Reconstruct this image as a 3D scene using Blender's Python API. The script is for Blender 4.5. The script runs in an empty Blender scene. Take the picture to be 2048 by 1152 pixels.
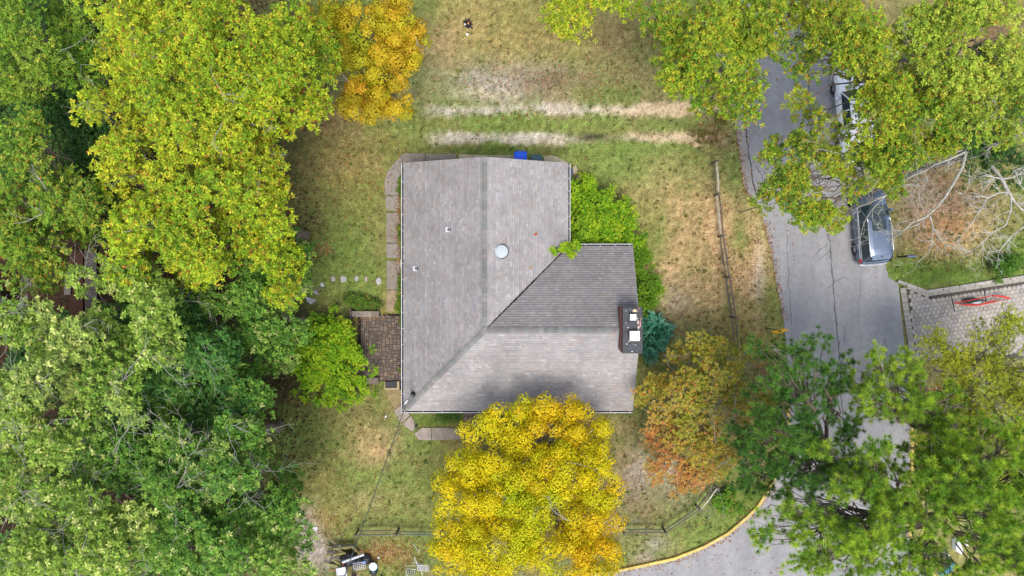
import bpy, bmesh, math, random
import numpy as np
from mathutils import Vector, Matrix

random.seed(7)
RNG = np.random.default_rng(11)
PI = math.pi
scene = bpy.context.scene
COL = scene.collection

# ------------------------------------------------------------------ camera, sky, sun, exposure
CAM_H = 45.0          # metres above the lawn
PPM = 32.0            # photograph pixels per metre on the ground
cam_data = bpy.data.cameras.new('camera')
cam_data.sensor_width = 36.0
cam_data.lens = 36.0 * CAM_H / 64.0
cam_data.clip_end = 900.0
cam = bpy.data.objects.new('camera', cam_data)
cam.location = (0, 0, CAM_H)
COL.objects.link(cam)
scene.camera = cam

world = bpy.data.worlds.new('World')
scene.world = world
world.use_nodes = True
wn = world.node_tree
wn.nodes.clear()
sky = wn.nodes.new('ShaderNodeTexSky')
sky.sky_type = 'NISHITA'
sky.sun_disc = False
SUN_EL, SUN_AZ = math.radians(69), math.radians(172)     # azimuth clockwise from north (+Y)
sky.sun_elevation = SUN_EL
sky.sun_rotation = SUN_AZ
sky.air_density = 1.0
sky.dust_density = 2.5
sky.ozone_density = 1.0
bg = wn.nodes.new('ShaderNodeBackground')
bg.inputs['Strength'].default_value = 0.15
wo = wn.nodes.new('ShaderNodeOutputWorld')
hs = wn.nodes.new('ShaderNodeHueSaturation'); hs.inputs['Saturation'].default_value = 0.68   # thin even cloud: a paler sky
wn.links.new(sky.outputs[0], hs.inputs['Color']); wn.links.new(hs.outputs[0], bg.inputs[0])
wn.links.new(bg.outputs[0], wo.inputs[0])

sun_data = bpy.data.lights.new('sun', 'SUN')
sun_data.energy = 1.4
sun_data.angle = math.radians(24)
sun_data.color = (1.0, 0.95, 0.87)
sun = bpy.data.objects.new('sun', sun_data)
sd = Vector((math.sin(SUN_AZ) * math.cos(SUN_EL), math.cos(SUN_AZ) * math.cos(SUN_EL), math.sin(SUN_EL)))
sun.rotation_euler = (-sd).to_track_quat('-Z', 'Y').to_euler()
sun.location = sd * 60
COL.objects.link(sun)
scene.view_settings.view_transform = 'Standard'
scene.view_settings.look = 'None'
scene.view_settings.gamma = 1
scene.view_settings.use_curve_mapping = False
scene.view_settings.exposure = 0.90
scene.cycles.max_bounces = 6
scene.cycles.transparent_max_bounces = 4

# ------------------------------------------------------------------ helpers
def P(u, v, z=0.0):
    s = (CAM_H - z) / CAM_H
    return Vector(((u - 1024) / PPM * s, -(v - 576) / PPM * s, z))

def tag(o, label=None, cat=None, group=None, kind=None):
    if label: o['label'] = label
    if cat: o['category'] = cat
    if group: o['group'] = group
    if kind: o['kind'] = kind
    return o

def thing(name, loc=(0, 0, 0), label=None, cat=None, group=None, kind=None, rz=0.0):
    o = bpy.data.objects.new(name, None)
    o.empty_display_size = 0.2
    o.location = loc
    o.rotation_euler = (0, 0, rz)
    COL.objects.link(o)
    return tag(o, label, cat, group, kind)

def root_of(o):
    off = Vector((0, 0, 0))
    while o is not None:
        off += o.location
        o = o.parent
    return off

def np_mesh(name, V, F, colors=None, smooth=False):
    """V (n,3), F (m,k) with k constant; colors per vertex (n,3)."""
    V = np.asarray(V, np.float32); F = np.asarray(F, np.int32)
    me = bpy.data.meshes.new(name)
    m, k = F.shape
    me.vertices.add(len(V)); me.vertices.foreach_set('co', V.ravel())
    me.loops.add(m * k); me.loops.foreach_set('vertex_index', F.ravel())
    me.polygons.add(m)
    me.polygons.foreach_set('loop_start', np.arange(0, m * k, k, dtype=np.int32))
    try:
        me.polygons.foreach_set('loop_total', np.full(m, k, np.int32))
    except Exception:
        pass
    if smooth:
        me.polygons.foreach_set('use_smooth', np.ones(m, bool))
    me.update(calc_edges=True)
    if colors is not None:
        a = me.color_attributes.new('Col', 'FLOAT_COLOR', 'POINT')
        c = np.ones((len(V), 4), np.float32); c[:, :3] = colors
        a.data.foreach_set('color', c.ravel())
    return me

def link(name, me, mat=None, parent=None, local=False):
    """mesh given in world space unless local; the part keeps its thing as parent"""
    if parent is not None and not local:
        off = root_of(parent)
        me.transform(Matrix.Translation(-off))
    o = bpy.data.objects.new(name, me)
    COL.objects.link(o)
    if parent is not None: o.parent = parent
    if mat is not None and not me.materials: me.materials.append(mat)
    return o

class MB:
    def __init__(s): s.v = []; s.f = []; s.c = []
    def add(s, vs, fs, c=None):
        b = len(s.v)
        s.v += [tuple(x) for x in vs]
        s.f += [tuple(b + i for i in f) for f in fs]
        s.c += [c or (1, 1, 1)] * len(vs)
        return s
    def box(s, x0, x1, y0, y1, z0, z1, c=None, M=None):
        vs = [Vector(p) for p in ((x0,y0,z0),(x1,y0,z0),(x1,y1,z0),(x0,y1,z0),(x0,y0,z1),(x1,y0,z1),(x1,y1,z1),(x0,y1,z1))]
        if M is not None: vs = [M @ p for p in vs]
        return s.add(vs, [(0,3,2,1),(4,5,6,7),(0,1,5,4),(1,2,6,5),(2,3,7,6),(3,0,4,7)], c)
    def beam(s, a, b, w, h, c=None, up=(0, 0, 1)):
        a = Vector(a); b = Vector(b); d = (b - a).normalized()
        u = Vector(up); sd_ = d.cross(u)
        if sd_.length < 1e-4: sd_ = d.cross(Vector((1, 0, 0)))
        sd_.normalize(); u = sd_.cross(d).normalized()
        vs = []
        for p in (a, b):
            for i, j in ((-1,-1),(1,-1),(1,1),(-1,1)):
                vs.append(p + sd_ * (w / 2 * i) + u * (h / 2 * j))
        return s.add(vs, [(0,1,2,3),(7,6,5,4),(0,4,5,1),(1,5,6,2),(2,6,7,3),(3,7,4,0)], c)
    def tube(s, pts, rad, n=6, c=None, cap=True):
        pts = [Vector(p) for p in pts]
        if not hasattr(rad, '__len__'): rad = [rad] * len(pts)
        vs = []; ref = Vector((0.13, 0.21, 1)).normalized()
        for i, p in enumerate(pts):
            d = (pts[min(i + 1, len(pts) - 1)] - pts[max(i - 1, 0)])
            d = d.normalized() if d.length > 1e-6 else Vector((0, 0, 1))
            a = d.cross(ref)
            if a.length < .1: a = d.cross(Vector((1, 0, 0)))
            a.normalize(); b = d.cross(a)
            for k in range(n):
                t = 2 * PI * k / n
                vs.append(p + (a * math.cos(t) + b * math.sin(t)) * rad[i])
        fs = []
        for i in range(len(pts) - 1):
            for k in range(n):
                fs.append((i*n+k, i*n+(k+1) % n, (i+1)*n+(k+1) % n, (i+1)*n+k))
        if cap:
            fs.append(tuple(range(n))); fs.append(tuple((len(pts)-1)*n + k for k in reversed(range(n))))
        return s.add(vs, fs, c)
    def prism(s, poly, z0, z1, c=None, inset=0.0):
        """poly: ccw world xy; top may be inset for a worn edge"""
        n = len(poly); cx = sum(p[0] for p in poly) / n; cy = sum(p[1] for p in poly) / n
        vs = [(p[0], p[1], z0) for p in poly]
        zi = z1 - inset * 0.6
        if inset > 0:
            vs += [(p[0], p[1], zi) for p in poly]
            for p in poly:
                d = math.hypot(p[0] - cx, p[1] - cy) or 1
                k = 1 - inset / d
                vs.append((cx + (p[0] - cx) * k, cy + (p[1] - cy) * k, z1))
            L = 3
        else:
            vs += [(p[0], p[1], z1) for p in poly]; L = 2
        fs = [tuple((L - 1) * n + i for i in range(n))]
        for l in range(L - 1):
            for i in range(n):
                j = (i + 1) % n
                fs.append((l*n+i, l*n+j, (l+1)*n+j, (l+1)*n+i))
        return s.add(vs, fs, c)
    def disc_stack(s, cx, cy, prof, n=16, c=None, sx=1, sy=1):
        """lathe: prof = [(r,z)...] from bottom to top"""
        vs = []
        for r, z in prof:
            for k in range(n):
                t = 2 * PI * k / n
                vs.append((cx + r * math.cos(t) * sx, cy + r * math.sin(t) * sy, z))
        fs = []
        for i in range(len(prof) - 1):
            for k in range(n):
                fs.append((i*n+k, i*n+(k+1) % n, (i+1)*n+(k+1) % n, (i+1)*n+k))
        fs.append(tuple((len(prof)-1)*n + k for k in range(n)))
        fs.append(tuple(reversed(range(n))))
        return s.add(vs, fs, c)
    def mesh(s, name, smooth=False):
        me = bpy.data.meshes.new(name)
        me.from_pydata(s.v, [], s.f)
        me.update()
        a = me.color_attributes.new('Col', 'FLOAT_COLOR', 'POINT')
        a.data.foreach_set('color', np.array([(c[0], c[1], c[2], 1) for c in s.c], np.float32).ravel())
        if smooth: me.polygons.foreach_set('use_smooth', np.ones(len(me.polygons), bool))
        return me
    def build(s, name, mat, parent=None, local=False, smooth=False):
        return link(name, s.mesh(name, smooth), mat, parent, local)

def bevel(o, w=0.01, seg=2):
    m = o.modifiers.new('bevel', 'BEVEL'); m.width = w; m.segments = seg; m.limit_method = 'ANGLE'
    m.angle_limit = math.radians(35)
    return o

def ccw(poly):
    a = sum(poly[i][0]*poly[(i+1) % len(poly)][1] - poly[(i+1) % len(poly)][0]*poly[i][1] for i in range(len(poly)))
    return poly if a > 0 else poly[::-1]

def pxpoly(pts, z=0.0):
    return ccw([tuple(P(u, v, z)[:2]) for u, v in pts])

# ------------------------------------------------------------------ materials
def mat_attr(name, rough=0.8, noise=0.0, scale=5.0, spec=0.2, translucent=0.0, bump=0.0, bscale=30.0, metallic=0.0, tint=None, noise2=0.0, scale2=60.0):
    m = bpy.data.materials.new(name); m.use_nodes = True
    nt = m.node_tree; N = nt.nodes; L = nt.links
    b = N['Principled BSDF']
    b.inputs['Roughness'].default_value = rough
    b.inputs['Specular IOR Level'].default_value = spec
    b.inputs['Metallic'].default_value = metallic
    if tint is None:
        at = N.new('ShaderNodeAttribute'); at.attribute_name = 'Col'; src = at.outputs['Color']
    else:
        rgb = N.new('ShaderNodeRGB'); rgb.outputs[0].default_value = (*tint, 1); src = rgb.outputs[0]
    geo = N.new('ShaderNodeNewGeometry')
    for amt, sc in ((noise, scale), (noise2, scale2)):
        if amt <= 0: continue
        nz = N.new('ShaderNodeTexNoise'); nz.inputs['Scale'].default_value = sc; nz.inputs['Detail'].default_value = 5
        nz.inputs['Roughness'].default_value = 0.65
        L.new(geo.outputs['Position'], nz.inputs['Vector'])
        mr = N.new('ShaderNodeMapRange'); mr.inputs['From Min'].default_value = 0.28; mr.inputs['From Max'].default_value = 0.72
        mr.inputs['To Min'].default_value = 1 - amt; mr.inputs['To Max'].default_value = 1 + amt
        L.new(nz.outputs['Fac'], mr.inputs['Value'])
        mx = N.new('ShaderNodeVectorMath'); mx.operation = 'SCALE'
        L.new(src, mx.inputs[0]); L.new(mr.outputs[0], mx.inputs['Scale'])
        src = mx.outputs[0]
    L.new(src, b.inputs['Base Color'])
    if bump > 0:
        nb = N.new('ShaderNodeTexNoise'); nb.inputs['Scale'].default_value = bscale; nb.inputs['Detail'].default_value = 4
        L.new(geo.outputs['Position'], nb.inputs['Vector'])
        bp = N.new('ShaderNodeBump'); bp.inputs['Strength'].default_value = bump; bp.inputs['Distance'].default_value = 0.02
        L.new(nb.outputs['Fac'], bp.inputs['Height']); L.new(bp.outputs[0], b.inputs['Normal'])
    if translucent > 0:
        tr = N.new('ShaderNodeBsdfTranslucent'); L.new(src, tr.inputs['Color'])
        mxs = N.new('ShaderNodeMixShader'); mxs.inputs[0].default_value = translucent
        L.new(b.outputs[0], mxs.inputs[1]); L.new(tr.outputs[0], mxs.inputs[2])
        L.new(mxs.outputs[0], N['Material Output'].inputs['Surface'])
    return m

def mat(name, color, rough=0.6, **k):
    return mat_attr(name, rough=rough, tint=color, **k)

M = {}
M['leaf'] = mat_attr('leaf', rough=0.6, spec=0.15, translucent=0.27)
M['needle'] = mat_attr('needle', rough=0.6, spec=0.2, translucent=0.25)
M['bark'] = mat_attr('bark', rough=0.9, noise=0.45, scale=6, spec=0.1, bump=0.6, bscale=25)
M['stone'] = mat_attr('stone', rough=0.9, noise=0.25, scale=3.0, noise2=0.25, scale2=22, bump=0.5, bscale=18, spec=0.15)
M['paver'] = mat_attr('paver', rough=0.9, noise=0.22, scale=6.0, noise2=0.15, scale2=40, bump=0.4, bscale=40, spec=0.15)
M['shingle'] = mat_attr('shingle', rough=0.95, noise=0.17, scale=0.55, noise2=0.14, scale2=26, bump=0.5, bscale=60, spec=0.1)
M['wood'] = mat_attr('wood', rough=0.85, noise=0.3, scale=7, spec=0.15, bump=0.3, bscale=30)
M['plain'] = mat_attr('painted', rough=0.55, noise=0.08, scale=8, spec=0.3)
M['gloss'] = mat_attr('car_paint', rough=0.2, spec=0.8, noise=0.03, scale=3, metallic=0.75)
M['white_gloss'] = mat_attr('white_car_paint', rough=0.25, spec=0.5, noise=0.03, scale=3)
M['white_paint'] = mat('white_paint', (0.60, 0.61, 0.64), rough=0.45, noise=0.1, scale=6, spec=0.3)
M['vinyl'] = mat('vinyl_siding', (0.50, 0.46, 0.39), rough=0.7, noise=0.06, scale=2, spec=0.2)
M['glass'] = mat('dark_glass', (0.012, 0.03, 0.03), rough=0.06, spec=0.8)
M['window_glass'] = mat('window_glass', (0.03, 0.04, 0.05), rough=0.08, spec=0.7)
M['rubber'] = mat('rubber', (0.02, 0.02, 0.022), rough=0.8, spec=0.2)
M['chrome'] = mat('chrome', (0.62, 0.63, 0.66), rough=0.25, spec=0.5, metallic=0.9)
M['black'] = mat('black_plastic', (0.018, 0.018, 0.02), rough=0.5, spec=0.3, noise=0.2, scale=10)
M['tar'] = mat('roofing_tar', (0.035, 0.037, 0.042), rough=0.55, spec=0.35, noise=0.5, scale=4, bump=0.5, bscale=9)
M['red'] = mat('red_plastic', (0.55, 0.03, 0.02), rough=0.4, spec=0.4)
M['yellow'] = mat_attr('yellow_kerb_paint', rough=0.7, noise=0.18, scale=3, noise2=0.22, scale2=25, spec=0.2, bump=.3, bscale=20)
M['bag'] = mat('black_bag_plastic', (0.02, 0.022, 0.028), rough=0.22, spec=0.6, bump=1.0, bscale=9)

def vnoise(U, V, cell, seed):
    r = np.random.default_rng(seed)
    T = r.random((257, 257))
    x = U / cell + 1000.3; y = V / cell + 1000.7
    xi = np.floor(x).astype(int); yi = np.floor(y).astype(int)
    fx = x - xi; fy = y - yi
    fx = fx*fx*(3-2*fx); fy = fy*fy*(3-2*fy)
    a = T[xi % 256, yi % 256]; b = T[(xi+1) % 256, yi % 256]; c = T[xi % 256, (yi+1) % 256]; d = T[(xi+1) % 256, (yi+1) % 256]
    return (a*(1-fx)+b*fx)*(1-fy) + (c*(1-fx)+d*fx)*fy
def fbm(U, V, cell, seed, octs=4):
    s = 0; a = 1; t = 0
    for i in range(octs):
        s = s + a * vnoise(U, V, cell / 2**i, seed + i); t += a; a *= 0.55
    return s / t
# ------------------------------------------------------------------ ground
ROAD_L = [(1520,-900),(1500,-300),(1480,-40),(1473,40),(1465,120),(1463,212),(1471,255),(1478,300),(1486,368),(1505,403),(1519,416),(1533,464),(1545,519),(1553,567),(1567,642),(1575,720),(1579,800),(1579,850),(1572,895),(1561,935),(1545,970),(1519,1013),(1495,1037),(1457,1069),(1409,1096),(1348,1120),(1245,1142),(1150,1158),(900,1190),(300,1260),(-900,1400)]
ROAD_R = [(1700,-900),(1680,-300),(1678,-40),(1686,60),(1697,130),(1710,200),(1728,280),(1746,370),(1760,450),(1770,527),(1777,555),(1796,566),(1809,693),(1817,760),(1820,799),(1820,943),(1814,965),(1809,1000),(1812,1060),(1830,1110),(1875,1165),(1960,1220),(2500,1330),(3300,1400)]
# colour patches of the land: (u, v, ru, rv, colour, weight)
OLIVE = (0.225, 0.205, 0.080); GREEN = (0.155, 0.205, 0.050); DEEP = (0.092, 0.145, 0.026)
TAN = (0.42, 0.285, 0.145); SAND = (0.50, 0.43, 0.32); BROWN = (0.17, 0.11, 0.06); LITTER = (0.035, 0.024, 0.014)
GREY = (0.30, 0.265, 0.22); DRY = (0.29, 0.225, 0.08); RUST = (0.33, 0.17, 0.07); DARK = (0.035, 0.028, 0.02)
PATCH = [
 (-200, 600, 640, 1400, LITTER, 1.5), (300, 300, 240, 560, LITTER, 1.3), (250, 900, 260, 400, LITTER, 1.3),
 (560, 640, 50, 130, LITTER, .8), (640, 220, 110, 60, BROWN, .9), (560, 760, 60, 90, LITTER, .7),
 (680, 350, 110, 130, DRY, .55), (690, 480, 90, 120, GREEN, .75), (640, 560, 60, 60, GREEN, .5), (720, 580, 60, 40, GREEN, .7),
 (1080, 60, 260, 120, DRY, .55), (900, 90, 60, 60, TAN, .45), (1230, 60, 90, 60, BROWN, .5),
 (1000, 165, 150, 40, GREY, .75), (960, 190, 90, 16, SAND, .6), (1090, 160, 60, 30, BROWN, .6), (1180, 170, 60, 30, BROWN, .35),
 (870, 190, 60, 60, GREEN, .5), (1200, 185, 60, 18, GREEN, .6),
 (1120, 248, 260, 14, GREEN, .75), (1360, 250, 60, 16, GREEN, .7), (840, 260, 60, 40, GREEN, .55),
 (1010, 298, 220, 12, DEEP, .7), (1100, 300, 40, 12, BROWN, .5), (1300, 302, 150, 16, GREEN, .85), (1240, 340, 120, 50, GREEN, .8), (1390, 330, 80, 50, GREEN, .7),
 (1330, 380, 70, 60, TAN, .35), (1390, 450, 60, 90, TAN, .6), (1340, 540, 60, 80, TAN, .8), (1440, 480, 35, 110, TAN, 1.0),
 (1495, 520, 40, 130, TAN, 1.05), (1370, 610, 50, 60, TAN, .6), (1520, 560, 14, 70, SAND, .55), (1310, 470, 30, 60, GREEN, .6),
 (1350, 600, 40, 40, GREY, .45), (1480, 350, 26, 60, GREEN, .6), (1478, 470, 24, 40, GREEN, .7), (1430, 590, 30, 60, TAN, .6),
 (1400, 660, 100, 40, OLIVE, .8), (1540, 600, 22, 40, GREEN, .6), (1500, 660, 60, 40, DRY, .7), (1440, 700, 90, 40, DEEP, .5),
 (1540, 745, 36, 40, BROWN, 1.0), (1330, 740, 70, 50, DEEP, .6), (1290, 860, 30, 60, DEEP, .7), (1400, 860, 120, 90, BROWN, .5),
 (1270, 960, 60, 80, TAN, .5), (1280, 960, 45, 70, GREY, .75), (1300, 1010, 60, 40, BROWN, .5), (1360, 960, 60, 60, GREY, .5),
 (1400, 1050, 120, 60, GREEN, .8), (1500, 990, 60, 60, DEEP, .8), (1310, 1085, 26, 18, GREY, .6), (1290, 1115, 20, 14, GREY, .6),
 (700, 960, 130, 110, GREEN, .9), (600, 900, 60, 80, DEEP, .4), (690, 520, 60, 60, DEEP, .35), (650, 1000, 60, 30, DEEP, .3), (740, 895, 46, 40, TAN, .75), (640, 960, 50, 60, DRY, .45), (590, 860, 50, 60, GREEN, .7),
 (790, 980, 60, 50, GREEN, .7), (860, 960, 30, 80, DEEP, .5), (740, 1000, 80, 26, TAN, .4), (820, 1030, 70, 30, GREEN, .4),
 (640, 1040, 60, 26, DRY, .8), (612, 1075, 26, 46, GREY, 1.3), (640, 1110, 30, 30, GREY, .8), (780, 1110, 60, 26, RUST, .55), (840, 1110, 40, 30, GREEN, .4),
 (1880, 400, 100, 110, BROWN, .95), (1850, 400, 60, 70, GREY, .5), (1900, 460, 60, 40, RUST, .55), (1960, 470, 60, 50, TAN, .6),
 (1880, 545, 110, 30, DEEP, 1.0), (2010, 520, 60, 50, DEEP, .7), (1960, 60, 160, 90, BROWN, .8), (1420, 230, 30, 40, BROWN, .4), (1417, 270, 30, 16, DARK, .5),
 (1860, 820, 40, 120, DRY, .6), (1950, 1050, 120, 120, GREEN, .3), (1900, 1090, 70, 60, OLIVE, .6),
 (850, 840, 40, 25, DEEP, .5), (900, 836, 60, 16, DEEP, .9), (1100, 980, 160, 160, BROWN, .9),
]
def ground_color(U, V):
    n1 = fbm(U, V, 120, 1); n2 = fbm(U, V, 40, 21); n3 = fbm(U, V, 11, 41, 3); n4 = fbm(U, V, 5, 61, 2)
    C = np.zeros(U.shape + (3,))
    t = np.clip((n2 - .35) * 3.2, 0, 1)[..., None]
    C[:] = np.array(OLIVE) * t + np.array(GREEN) * (1 - t)
    t = np.clip((n1 - .5) * 4, 0, 1)[..., None]
    C = C * (1 - .5 * t) + np.array(DRY) * .5 * t
    du = (fbm(U, V, 60, 81) - .5) * 90; dv = (fbm(U, V, 60, 91) - .5) * 60
    du2 = (n3 - .5) * 30; dv2 = (n4 - .5) * 22
    sc = np.minimum(1, 1)
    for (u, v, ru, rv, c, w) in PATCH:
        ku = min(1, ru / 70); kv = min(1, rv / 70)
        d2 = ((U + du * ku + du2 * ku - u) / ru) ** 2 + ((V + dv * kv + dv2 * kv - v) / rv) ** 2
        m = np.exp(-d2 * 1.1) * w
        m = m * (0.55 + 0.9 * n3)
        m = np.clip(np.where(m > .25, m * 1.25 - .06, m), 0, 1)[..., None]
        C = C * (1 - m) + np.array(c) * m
    # two wheel tracks
    for (v0, k, u0, u1, wd, s) in ((218, -.006, 835, 1480, 12, 1.0), (276, -.004, 840, 1470, 10, 1.0)):
        vc = v0 + (U - 1100) * k + (fbm(U, V, 90, 33) - .5) * 12
        dd = np.abs(V - vc) / wd
        edge = np.clip((U - u0) / 60, 0, 1) * np.clip((u1 - U) / 70, 0, 1)
        m = np.clip(1.35 - dd + (n3 - .5) * .8 + (n4 - .5) * .5 + (n2 - .5) * 1.6, 0, 1) * edge * s
        if v0 > 250:
            m = m * (1 - .8 * np.exp(-((U - 1210) / 60) ** 2))
            dk = np.exp(-(((U - 1185) / 38) ** 2 + ((V - 274) / 9) ** 2) * 1.2) * (0.4 + n3)
        else: dk = 0 * U
        m = (m * (.6 + .6 * n2))[..., None]
        m = np.clip(m, 0, .95)
        tt = np.clip((U-1100)/260 + (n2-.5), 0, 1)[..., None]; tcol = np.array((0.43, 0.385, 0.31)) * (1 - tt) + np.array((0.54, 0.40, 0.25)) * tt
        C = C * (1 - m) + tcol * m
        dk = np.clip(dk, 0, .9)[..., None]
        C = C * (1 - dk) + np.array(DARK) * dk
    C *= (0.62 + 0.76 * n4)[..., None] * (0.78 + 0.44 * n3)[..., None]
    return C

def make_ground():
    st = 0.18
    xs = np.concatenate([np.array([-260, -180, -120, -80, -60, -50, -42]), np.arange(-36, 36 + 1e-6, st), np.array([42, 50, 60, 80, 120, 180, 260])])
    ys = np.concatenate([np.array([-260, -180, -120, -80, -60, -40, -30]), np.arange(-20.4, 20.4 + 1e-6, st), np.array([30, 40, 60, 80, 120, 180, 260])])
    X, Y = np.meshgrid(xs, ys, indexing='ij')
    U = 1024 + X * PPM; V = 576 - Y * PPM
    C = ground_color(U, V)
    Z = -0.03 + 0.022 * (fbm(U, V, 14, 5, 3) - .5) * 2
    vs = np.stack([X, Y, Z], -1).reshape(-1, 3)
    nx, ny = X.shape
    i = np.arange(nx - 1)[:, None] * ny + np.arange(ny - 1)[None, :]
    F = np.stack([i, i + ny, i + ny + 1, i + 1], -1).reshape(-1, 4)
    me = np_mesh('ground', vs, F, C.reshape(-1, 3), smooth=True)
    m = mat_attr('ground_turf', rough=0.95, noise=0.30, scale=2.9, noise2=0.58, scale2=17, spec=0.05, bump=0.9, bscale=22)
    o = link('ground', me, m); tag(o, kind='structure')
make_ground()

def sheet(name, pl, pr, z, mat_, w=None, n=160):
    """strip between two polylines (pixel coords) resampled by arc length"""
    def res(pts, n):
        pts = np.array(pts, float); d = np.r_[0, np.cumsum(np.hypot(*np.diff(pts, axis=0).T))]
        t = np.linspace(0, d[-1], n)
        return np.stack([np.interp(t, d, pts[:, 0]), np.interp(t, d, pts[:, 1])], -1)
    A = res(pl, n); B = res(pr, n)
    return A, B

# road: triangulated polygon between its two edges
def road_mesh(polypx, z):
    bm = bmesh.new()
    vs = [bm.verts.new(P(u, v, 0) + Vector((0, 0, z))) for u, v in polypx]
    es = [bm.edges.new((vs[i], vs[(i + 1) % len(vs)])) for i in range(len(vs))]
    bmesh.ops.triangle_fill(bm, use_beauty=True, use_dissolve=False, edges=es)
    bmesh.ops.recalc_face_normals(bm, faces=bm.faces)
    for f in bm.faces:
        if f.normal.z < 0: f.normal_flip()
    me = bpy.data.meshes.new('road'); bm.to_mesh(me); bm.free()
    return me
def asphalt(name, base, light):
    m = bpy.data.materials.new(name); m.use_nodes = True
    nt = m.node_tree; N = nt.nodes; L = nt.links; b = N['Principled BSDF']
    geo = N.new('ShaderNodeNewGeometry')
    def nz(sc, det, scl=(1, 1, 1)):
        mp = N.new('ShaderNodeMapping'); mp.inputs['Scale'].default_value = scl
        mp.inputs['Rotation'].default_value = (0, 0, math.radians(-12))
        L.new(geo.outputs['Position'], mp.inputs['Vector'])
        t = N.new('ShaderNodeTexNoise'); t.inputs['Scale'].default_value = sc; t.inputs['Detail'].default_value = det
        t.inputs['Roughness'].default_value = .6
        L.new(mp.outputs[0], t.inputs['Vector']); return t.outputs['Fac']
    r1 = N.new('ShaderNodeValToRGB'); r1.color_ramp.elements[0].position = .3; r1.color_ramp.elements[1].position = .7
    r1.color_ramp.elements[0].color = (*base, 1); r1.color_ramp.elements[1].color = (*light, 1)
    L.new(nz(.35, 5, (2.2, .5, 1)), r1.inputs[0])
    src = r1.outputs[0]
    for sc, det, amt in ((30, 3, .28), (3, 4, .10)):
        mr = N.new('ShaderNodeMapRange'); mr.inputs['From Min'].default_value = .3; mr.inputs['From Max'].default_value = .7
        mr.inputs['To Min'].default_value = 1 - amt; mr.inputs['To Max'].default_value = 1 + amt
        L.new(nz(sc, det), mr.inputs['Value'])
        s = N.new('ShaderNodeVectorMath'); s.operation = 'SCALE'; L.new(src, s.inputs[0]); L.new(mr.outputs[0], s.inputs['Scale']); src = s.outputs[0]
    L.new(src, b.inputs['Base Color']); b.inputs['Roughness'].default_value = .92; b.inputs['Specular IOR Level'].default_value = .15
    bp = N.new('ShaderNodeBump'); bp.inputs['Strength'].default_value = .5; bp.inputs['Distance'].default_value = .01
    L.new(nz(45, 3), bp.inputs['Height']); L.new(bp.outputs[0], b.inputs['Normal'])
    return m
M['asphalt'] = asphalt('asphalt', (0.232, 0.228, 0.232), (0.315, 0.308, 0.308))
M['asphalt_old'] = asphalt('asphalt_worn_strip', (0.25, 0.235, 0.225), (0.34, 0.315, 0.295))
road = link('road', road_mesh(ROAD_L + ROAD_R[::-1], 0.010), M['asphalt']); tag(road, kind='structure')
strip = [(1463,212),(1471,255),(1478,300),(1486,368),(1505,403),(1519,416),(1512,392),(1503,350),(1497,300),(1489,240),(1484,180),(1482,110),(1465,120)]
so = link('road_edge_strip', road_mesh(strip, 0.016), M['asphalt_old']); tag(so, kind='structure')

# cracks
def crack(pts, w=0.035, jit=1.6, step=7, seed=0):
    r = random.Random(seed); out = []
    for (a, b) in zip(pts, pts[1:]):
        n = max(1, int(math.hypot(b[0]-a[0], b[1]-a[1]) / step))
        for i in range(n):
            t = i / n; out.append((a[0]+(b[0]-a[0])*t + r.uniform(-jit, jit), a[1]+(b[1]-a[1])*t + r.uniform(-jit, jit)))
    out.append(pts[-1])
    vs = []; fs = []
    for i, p in enumerate(out):
        q = out[min(i+1, len(out)-1)]; o = out[max(i-1, 0)]
        dx, dy = q[0]-o[0], q[1]-o[1]; l = math.hypot(dx, dy) or 1
        ww = w * PPM / 2 * r.uniform(.35, 1.2); nx, ny = -dy/l*ww, dx/l*ww
        vs += [P(p[0]+nx, p[1]+ny) + Vector((0,0,0.021)), P(p[0]-nx, p[1]-ny) + Vector((0,0,0.021))]
        if i: fs.append((2*i-2, 2*i-1, 2*i+1, 2*i))
    return MB().add(vs, fs, (0.045, 0.043, 0.045))
M['crack'] = mat('tar_crack', (0.05, 0.048, 0.05), rough=.8, noise=.3, scale=8)
CR = [([(1482,110),(1484,180),(1489,240),(1497,300),(1503,350),(1512,392)], .08),
      ([(1615,60),(1618,160),(1621,250),(1632,330),(1645,400),(1657,460),(1661,500),(1666,560),(1672,640),(1678,700),(1682,790),(1690,900)], .05),
      ([(1603,462),(1622,460),(1640,456)], .03), ([(1626,515),(1640,500),(1655,489)], .03), ([(1640,520),(1661,500)], .03),
      ([(1655,576),(1666,566),(1690,552)], .03), ([(1510,330),(1524,350),(1528,380)], .03), ([(1574,470),(1577,560),(1583,650)], .02),
      ([(1672,640),(1690,660),(1688,690)], .025), ([(1533,300),(1560,330),(1570,400)], .02), ([(1485,240),(1489,262)], .04), ([(1487,310),(1500,316),(1484,322)], .03),
      ([(1600,1080),(1640,1060),(1650,1100)], .02), ([(1700,820),(1710,870),(1702,900)], .02), ([(1486,360),(1498,352),(1505,358)], .03),
      ([(1720,560),(1716,640),(1724,700)], .015), ([(1690,905),(1660,960),(1640,1010)], .03)]
for i, (pts, w) in enumerate(CR):
    crack(pts, w, seed=i).build('crack', M['crack'], road)

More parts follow.
